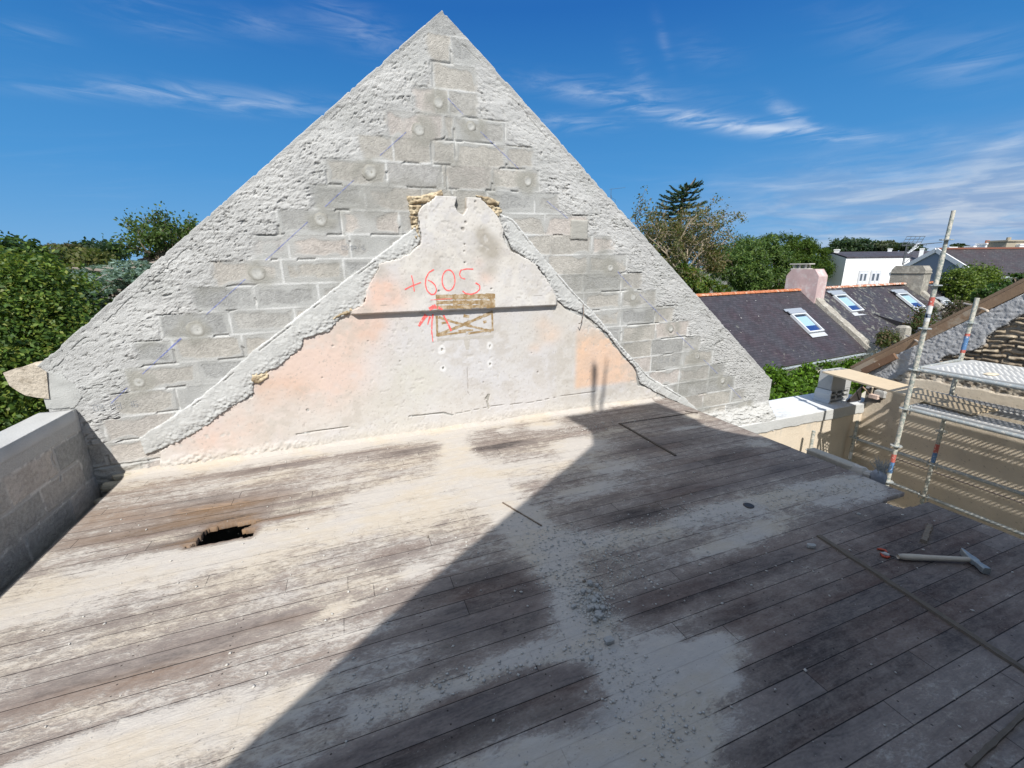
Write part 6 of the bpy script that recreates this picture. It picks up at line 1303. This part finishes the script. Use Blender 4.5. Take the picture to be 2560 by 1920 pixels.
def cedar():
    c = at(*qe(1420, 640), 14); t = thing('blue_cedar', 'blue green cedar with flat layered branches behind the left gable slope', 'tree', (c[0], c[1], GZ0)); rg = np.random.default_rng(4)
    b = MB(); tp = np.array([c[0], c[1], at(*qe(1500, 360), 14)[2]]); b.tube([(c[0], c[1], GZ0), (c[0], c[1], c[2]-.4), tp-[0, 0, .3]], [.2, .10, .02], 8); pts = []; drs = []
    for k in range(110):
        z = c[2]-1.9+(tp[2]-c[2]+1.8)*rg.random(); ang = rg.uniform(0, 6.28); L = rg.uniform(1.0, 3.1)*(1 if z < tp[2]-.4 else .7); d = np.array([math.cos(ang), math.sin(ang), rg.uniform(-.02, .16)])
        p0 = np.array([c[0], c[1], z-.4]); pp = [p0+d*L*u_+np.array([0, 0, .18*math.sin(u_*3)]) for u_ in np.linspace(0, 1, 6)]; b.tube(pp, np.linspace(.05, .012, 6), 5)
        sd = np.array([-d[1], d[0], 0])
        for u_ in np.linspace(.3, 1, 16):
            for s_ in (-1, 1):
                l2 = rg.uniform(.25, .6)*(1.1-u_*.5); q = p0+d*L*u_+np.array([0, 0, .18*math.sin(u_*3)]); dv = sd*s_*.8+d*.55; m_ = 9
                for v_ in np.linspace(.1, 1, m_): pts.append(q+dv*l2*v_+rg.normal(0, .03, 3)*[1, 1, .5]+[0, 0, -.05*v_]); drs.append(dv)
    b.build('trunk', mat('cedar_bark', (.25, .215, .185), grain=.2), t); leaves('crown', np.array(pts), .13, t, [(.17, .25, .205), (.21, .29, .245), (.13, .205, .165), (.11, .165, .125)], seed=6, up=1.2, asp=.34, dirs=np.array(drs)); return t
cedar()
def fir():
    tp = at(*qf(712, 95), 30); px, pz = tp[0]-.45, tp[2]; c = at(*qf(560, 430), 30); t = thing('fir_tree', 'dark fir with a bent tip and wide drooping boughs above the bare tree', 'tree', (c[0], c[1], GZ0)); rg = np.random.default_rng(9); b = MB()
    b.tube([(c[0], c[1], GZ0), (c[0], c[1], c[2]), at(*qf(575, 300), 30), at(*qf(640, 190), 30), tp], [.3, .16, .10, .06, .02], 8); pts = []; drs = []
    bo = [((560, 440), (310, 430)), ((560, 430), (840, 410)), ((565, 390), (330, 345)), ((570, 385), (805, 325)), ((575, 330), (360, 262)), ((575, 320), (690, 250)), ((585, 290), (440, 230)), ((600, 250), (460, 175)), ((620, 240), (725, 205)), ((640, 190), (720, 140)), ((600, 300), (690, 290)), ((620, 215), (560, 170)), ((650, 175), (620, 150)), ((560, 480), (420, 470)), ((560, 480), (700, 470)), ((570, 350), (640, 340)), ((600, 270), (520, 250)), ((640, 200), (700, 110)), ((570, 420), (480, 400)), ((565, 360), (470, 350))]
    for i, (a, e) in enumerate(bo):
        for dy in (-.7, 0, .7):
            A_ = at(*qf(*a), 30); E_ = at(*qf(*e), 30)*(1 if dy == 0 else 1); E_ = A_+(E_-A_)*(1 if dy == 0 else .7)+np.array([0, dy*1.2, -.1*abs(dy)]); pp = [A_+(E_-A_)*u_+np.array([0, 0, -.16*math.sin(u_*3.14)]) for u_ in np.linspace(0, 1, 6)]; b.tube(pp, np.linspace(.05, .015, 6), 5)
            dv = (E_-A_)/np.linalg.norm(E_-A_); sd = np.cross(dv, [0, 0, 1.]); Lb = np.linalg.norm(E_-A_)
            for u_ in np.linspace(.1, 1.0, int(20+Lb*14)):
                q = A_+(E_-A_)*u_+np.array([0, 0, -.16*math.sin(u_*3.14)]); 
                for k in range(5): v = sd*rg.uniform(-1, 1)*.9+dv*.8+np.array([0, 0, rg.uniform(-.5, .25)]); pts.append(q+v*rg.uniform(.02, .20)*(1.15-u_*.4)); drs.append(v)
    b.build('trunk', m_bark, t); leaves('crown', np.array(pts), .20, t, [(.018, .045, .028), (.03, .065, .036), (.045, .085, .045), (.014, .034, .022)], seed=8, up=.6, asp=.28, dirs=np.array(drs)); return t
fir()
def twig_tree(name, label, limbs, basept, Y, bark, cols, nleaf, lsize, seed, lv_max=5, rbase=.095, spread=.60, jit=.14, up_=.03):
    c = np.array(basept); t = thing(name, label, 'tree', (c[0], c[1], GZ0)); rg = np.random.default_rng(seed); b = MB(); tips = []
    def grow(p, d, L, r, lv):
        n = 4; pp = [p]; q = p.copy(); dd_ = d.copy()
        for i in range(n):
            dd_ = dd_+rg.normal(0, .17, 3)+[0, 0, up_]; dd_ /= np.linalg.norm(dd_); q = q+dd_*L/n; pp.append(q.copy())
            if lv >= lv_max-2: tips.append(q.copy())
        b.tube(pp, np.linspace(r, r*.62, n+1), 5 if lv > 1 else 7, cap=False)
        if lv < lv_max:
            for k in range(rg.integers(2, 4)):
                nd_ = dd_+rg.normal(0, spread, 3); nd_ /= np.linalg.norm(nd_); grow(pp[-1-(k % 2)], nd_, L*rg.uniform(.62, .85), r*.60, lv+1)
    base_ = np.array([c[0], c[1], GZ0])
    for (px, py) in limbs:
        p = c+rg.normal(0, .35, 3)*[1, 1, .6]; e = at(px, py, Y+rg.uniform(-1.2, 1.2)); d = e-p; Ld = np.linalg.norm(d); b.tube([base_+[0, 0, 1.], p], [.16, .12], 7); grow(p, d/Ld, Ld*.62, rbase, 1)
    b.build('trunk', bark, t); P = np.array(tips); rg2 = np.random.default_rng(3); P = P[rg2.integers(0, len(P), nleaf)]+rg2.normal(0, jit, (nleaf, 3)); leaves('crown', P, lsize, t, cols, seed=5, up=.3); return t
twig_tree('bare_tree', 'half bare pale branched tree with sparse yellow green leaves behind the slate roof', [qf(*p) for p in [(690, 720), (580, 670), (800, 680), (420, 650), (870, 720), (820, 1010), (330, 700), (730, 860), (480, 760), (250, 700)]], at(*qf(610, 1080), 26), 26, mat('bare_bark', (.30, .245, .18), grain=.2, gs=10), [(.12, .115, .035), (.085, .10, .03), (.15, .12, .045), (.13, .09, .035), (.07, .095, .025)], 9500, .16, 21)
twig_tree('sparse_tree', 'loose tree with thin upright twigs beside the gable slope on the left skyline', [qe(*p) for p in [(1700, 310), (1790, 290), (1880, 300), (1960, 290), (1650, 400), (2040, 280), (1740, 360), (2060, 330), (1690, 450), (1900, 360), (2000, 380), (1800, 430)]], at(*qe(1850, 520), 16), 16, m_bark, [(.06, .105, .026), (.085, .13, .03), (.05, .085, .022)], 5200, .10, 16, lv_max=4, rbase=.035, spread=.42, jit=.10, up_=.10)
PG = [(.045, .09, .018), (.075, .13, .026), (.115, .17, .034), (.028, .06, .015)]
tree('umbrella_pine', 'broad bushy green pine filling the gap behind the pink chimney', [B(*qf(1300, 800), 33, 1.9, rz=1.2), B(*qf(1500, 780), 33, 1.7, rz=1.25), B(*qf(1720, 800), 33, 1.6, rz=1.1), B(*qf(1900, 880), 33, 1.4, rz=1.0), B(*qf(2060, 960), 33, 1.2, rz=.9), B(*qf(1200, 900), 32, 1.6, rz=1.3), B(*qf(1450, 950), 32, 1.9, rz=1.4), B(*qf(1700, 960), 32, 1.8, rz=1.2), B(*qf(1950, 1020), 32, 1.4, rz=.9), B(*qf(1250, 1080), 31, 1.7, rz=1.1), B(*qf(1550, 1100), 31, 1.9, rz=1.1), B(*qf(1080, 1000), 31, 1.4, rz=1.2), B(*qf(1050, 850), 34, 1.5, rz=1.0), B(*qf(950, 950), 34, 1.5, rz=1.1)], 60000, .31, PG, 31, clump=.15, up=1.0, asp=.30, droop=-.9, nc=700, tr=.25, shell=.62)
tree('broadleaf_bush', 'bright green leafy bush at the foot of the bare tree by the gable slope', [B(*qf(620, 1080), 24, .75), B(*qf(730, 1150), 24, .75), B(*qf(560, 1000), 24, .5), B(*qf(850, 1190), 24, .65, rz=.45), B(*qf(980, 1210), 24, .6, rz=.3), B(*qf(660, 1200), 23.5, .7)], 7500, .17, [(.07, .125, .018), (.095, .15, .022), (.05, .095, .016), (.14, .15, .02)], 32)
tree('brown_thicket', 'olive brown thicket of twigs under the fir tree', [B(*qf(350, 640), 30, 1.2), B(*qf(500, 700), 30, 1.3), B(*qf(300, 780), 29, 1.1), B(*qf(450, 860), 29, 1.3), B(*qf(650, 760), 31, 1.4), B(*qf(800, 820), 31, 1.3), B(*qf(230, 640), 30, .8), B(*qf(880, 900), 30, 1.2), B(*qf(600, 920), 29, 1.2)], 9500, .2, [(.085, .075, .03), (.11, .09, .04), (.06, .065, .02), (.13, .10, .05)], 33, clump=.24, shell=.3)
for i, (ps, lb, n, cl) in enumerate([([(450, 660, 2.6, 1.3), (380, 680, 2.0, 1.0), (540, 670, 1.8, 1.1), (460, 690, 2.6, 1.0)], 'largest dark rounded pine clump on the right skyline', 5200, [(.03, .055, .022), (.045, .075, .03), (.02, .04, .018)]),
        ([(640, 665, 2.0, 1.2), (700, 690, 1.6, .8)], 'second darker pine clump right beside the largest on the skyline', 3200, [(.018, .04, .02), (.026, .052, .024)]),
        ([(830, 660, 2.0, .75), (880, 655, 1.4, .7), (780, 670, 1.0, .6)], 'lighter flat topped pine on the skyline left of the aerial', 2200, [(.06, .075, .04), (.075, .09, .05)]),
        ([(1000, 670, 2.2, .6), (1130, 680, 1.6, .5)], 'low dark trees on the skyline behind the aerial mast', 2400, [(.025, .045, .025), (.04, .06, .03)]),
        ([(1565, 655, 1.0, .35), (1540, 670, .9, .3), (1590, 668, .9, .3)], 'tiny palm like dark tree on the skyline right of the tall pole', 900, [(.02, .035, .018), (.03, .05, .02)]),
        ([(60, 690, 1.6, 1.0), (200, 705, 1.4, .6), (270, 708, 1.2, .4)], 'far treetops peeping over the pine on the skyline', 1800, [(.04, .065, .035), (.05, .08, .04)])]):
    bl = []
    for (x, y, rx, rz) in ps: p = pt(*q2(x, y), 105); bl.append((*p, rx, rx, rz))
    tree('distant_pine', lb, bl, n, .55, cl, 60+i, cat='tree', group='trees on the far right skyline', tr=.3)
tree('garden_bush', 'bright yellow green bush behind the raking beam on the right', [B(*q2(1560, 1000), 15, .75), B(*q2(1720, 990), 15, .8), B(*q2(1850, 970), 15, .58), B(*q2(1650, 1100), 14.5, .75), B(*q2(1850, 1080), 14.5, .8), B(*q2(1480, 1000), 15.5, .5), B(*q2(1960, 1040), 14.5, .42), B(*q2(1880, 905), 15, .32)], 15000, .13, [(.10, .15, .018), (.14, .19, .025), (.07, .115, .016), (.05, .085, .014)], 41, nc=420)
tree('dark_leaf_shrub', 'large leaved dark green shrub above the beam at the right edge', [B(*q2(1980, 1060), 12.5, .35), B(*q2(2130, 1010), 12, .4), B(*q2(2190, 960), 12, .35), B(*q2(1900, 1110), 12.5, .4), B(*q2(1760, 1140), 13, .35)], 2600, .16, [(.035, .085, .018), (.055, .11, .022), (.03, .06, .016)], 42, gz=-3)
for i, (ps, lb, cl) in enumerate([([(860, 1560, .34), (800, 1580, .25), (930, 1590, .25)], 'reddish green rose bush at the foot of the middle slate roof', [(.05, .07, .02), (.09, .06, .03), (.07, .09, .025), (.11, .08, .04)]), ([(1180, 1400, .40), (1220, 1330, .35), (1290, 1420, .30), (1150, 1450, .3)], 'straggly green and red shrub behind the tall scaffold pole', [(.05, .08, .02), (.09, .05, .03), (.07, .09, .03)]),
        ([(1540, 1250, .40), (1480, 1330, .35), (1600, 1290, .35)], 'sparse purple leaved shrub left of the short scaffold pole', [(.09, .055, .05), (.07, .06, .035), (.10, .075, .06)])]):
    tree('climbing_shrub', lb, [B(*q2(x, y), 11.3, r) for (x, y, r) in ps], 1500 if i != 1 else 1800, .11, cl, 44+i, clump=.25, shell=.3, group='shrubs along the foot of the slate roofs', gz=-4.9, tr=.04)
tree('creeper', 'bright green creeper covering the wall under the slate eaves', [B(1930, 960, 9.6, .5), B(1985, 985, 9.4, .55), B(2050, 950, 9.6, .55), B(2110, 935, 9.7, .5), B(1950, 1000, 9.2, .5), B(2010, 935, 9.8, .40, rz=.3), B(2080, 980, 9.2, .5), B(2150, 915, 10, .35, rz=.22), B(1900, 1010, 9, .5), B(2150, 950, 9.6, .4)], 15000, .125, [(.085, .17, .012), (.12, .22, .018), (.06, .125, .010), (.045, .09, .010)], 48, cat='creeper', up=.2, shell=.6, nc=420, droop=.6, tr=.06)
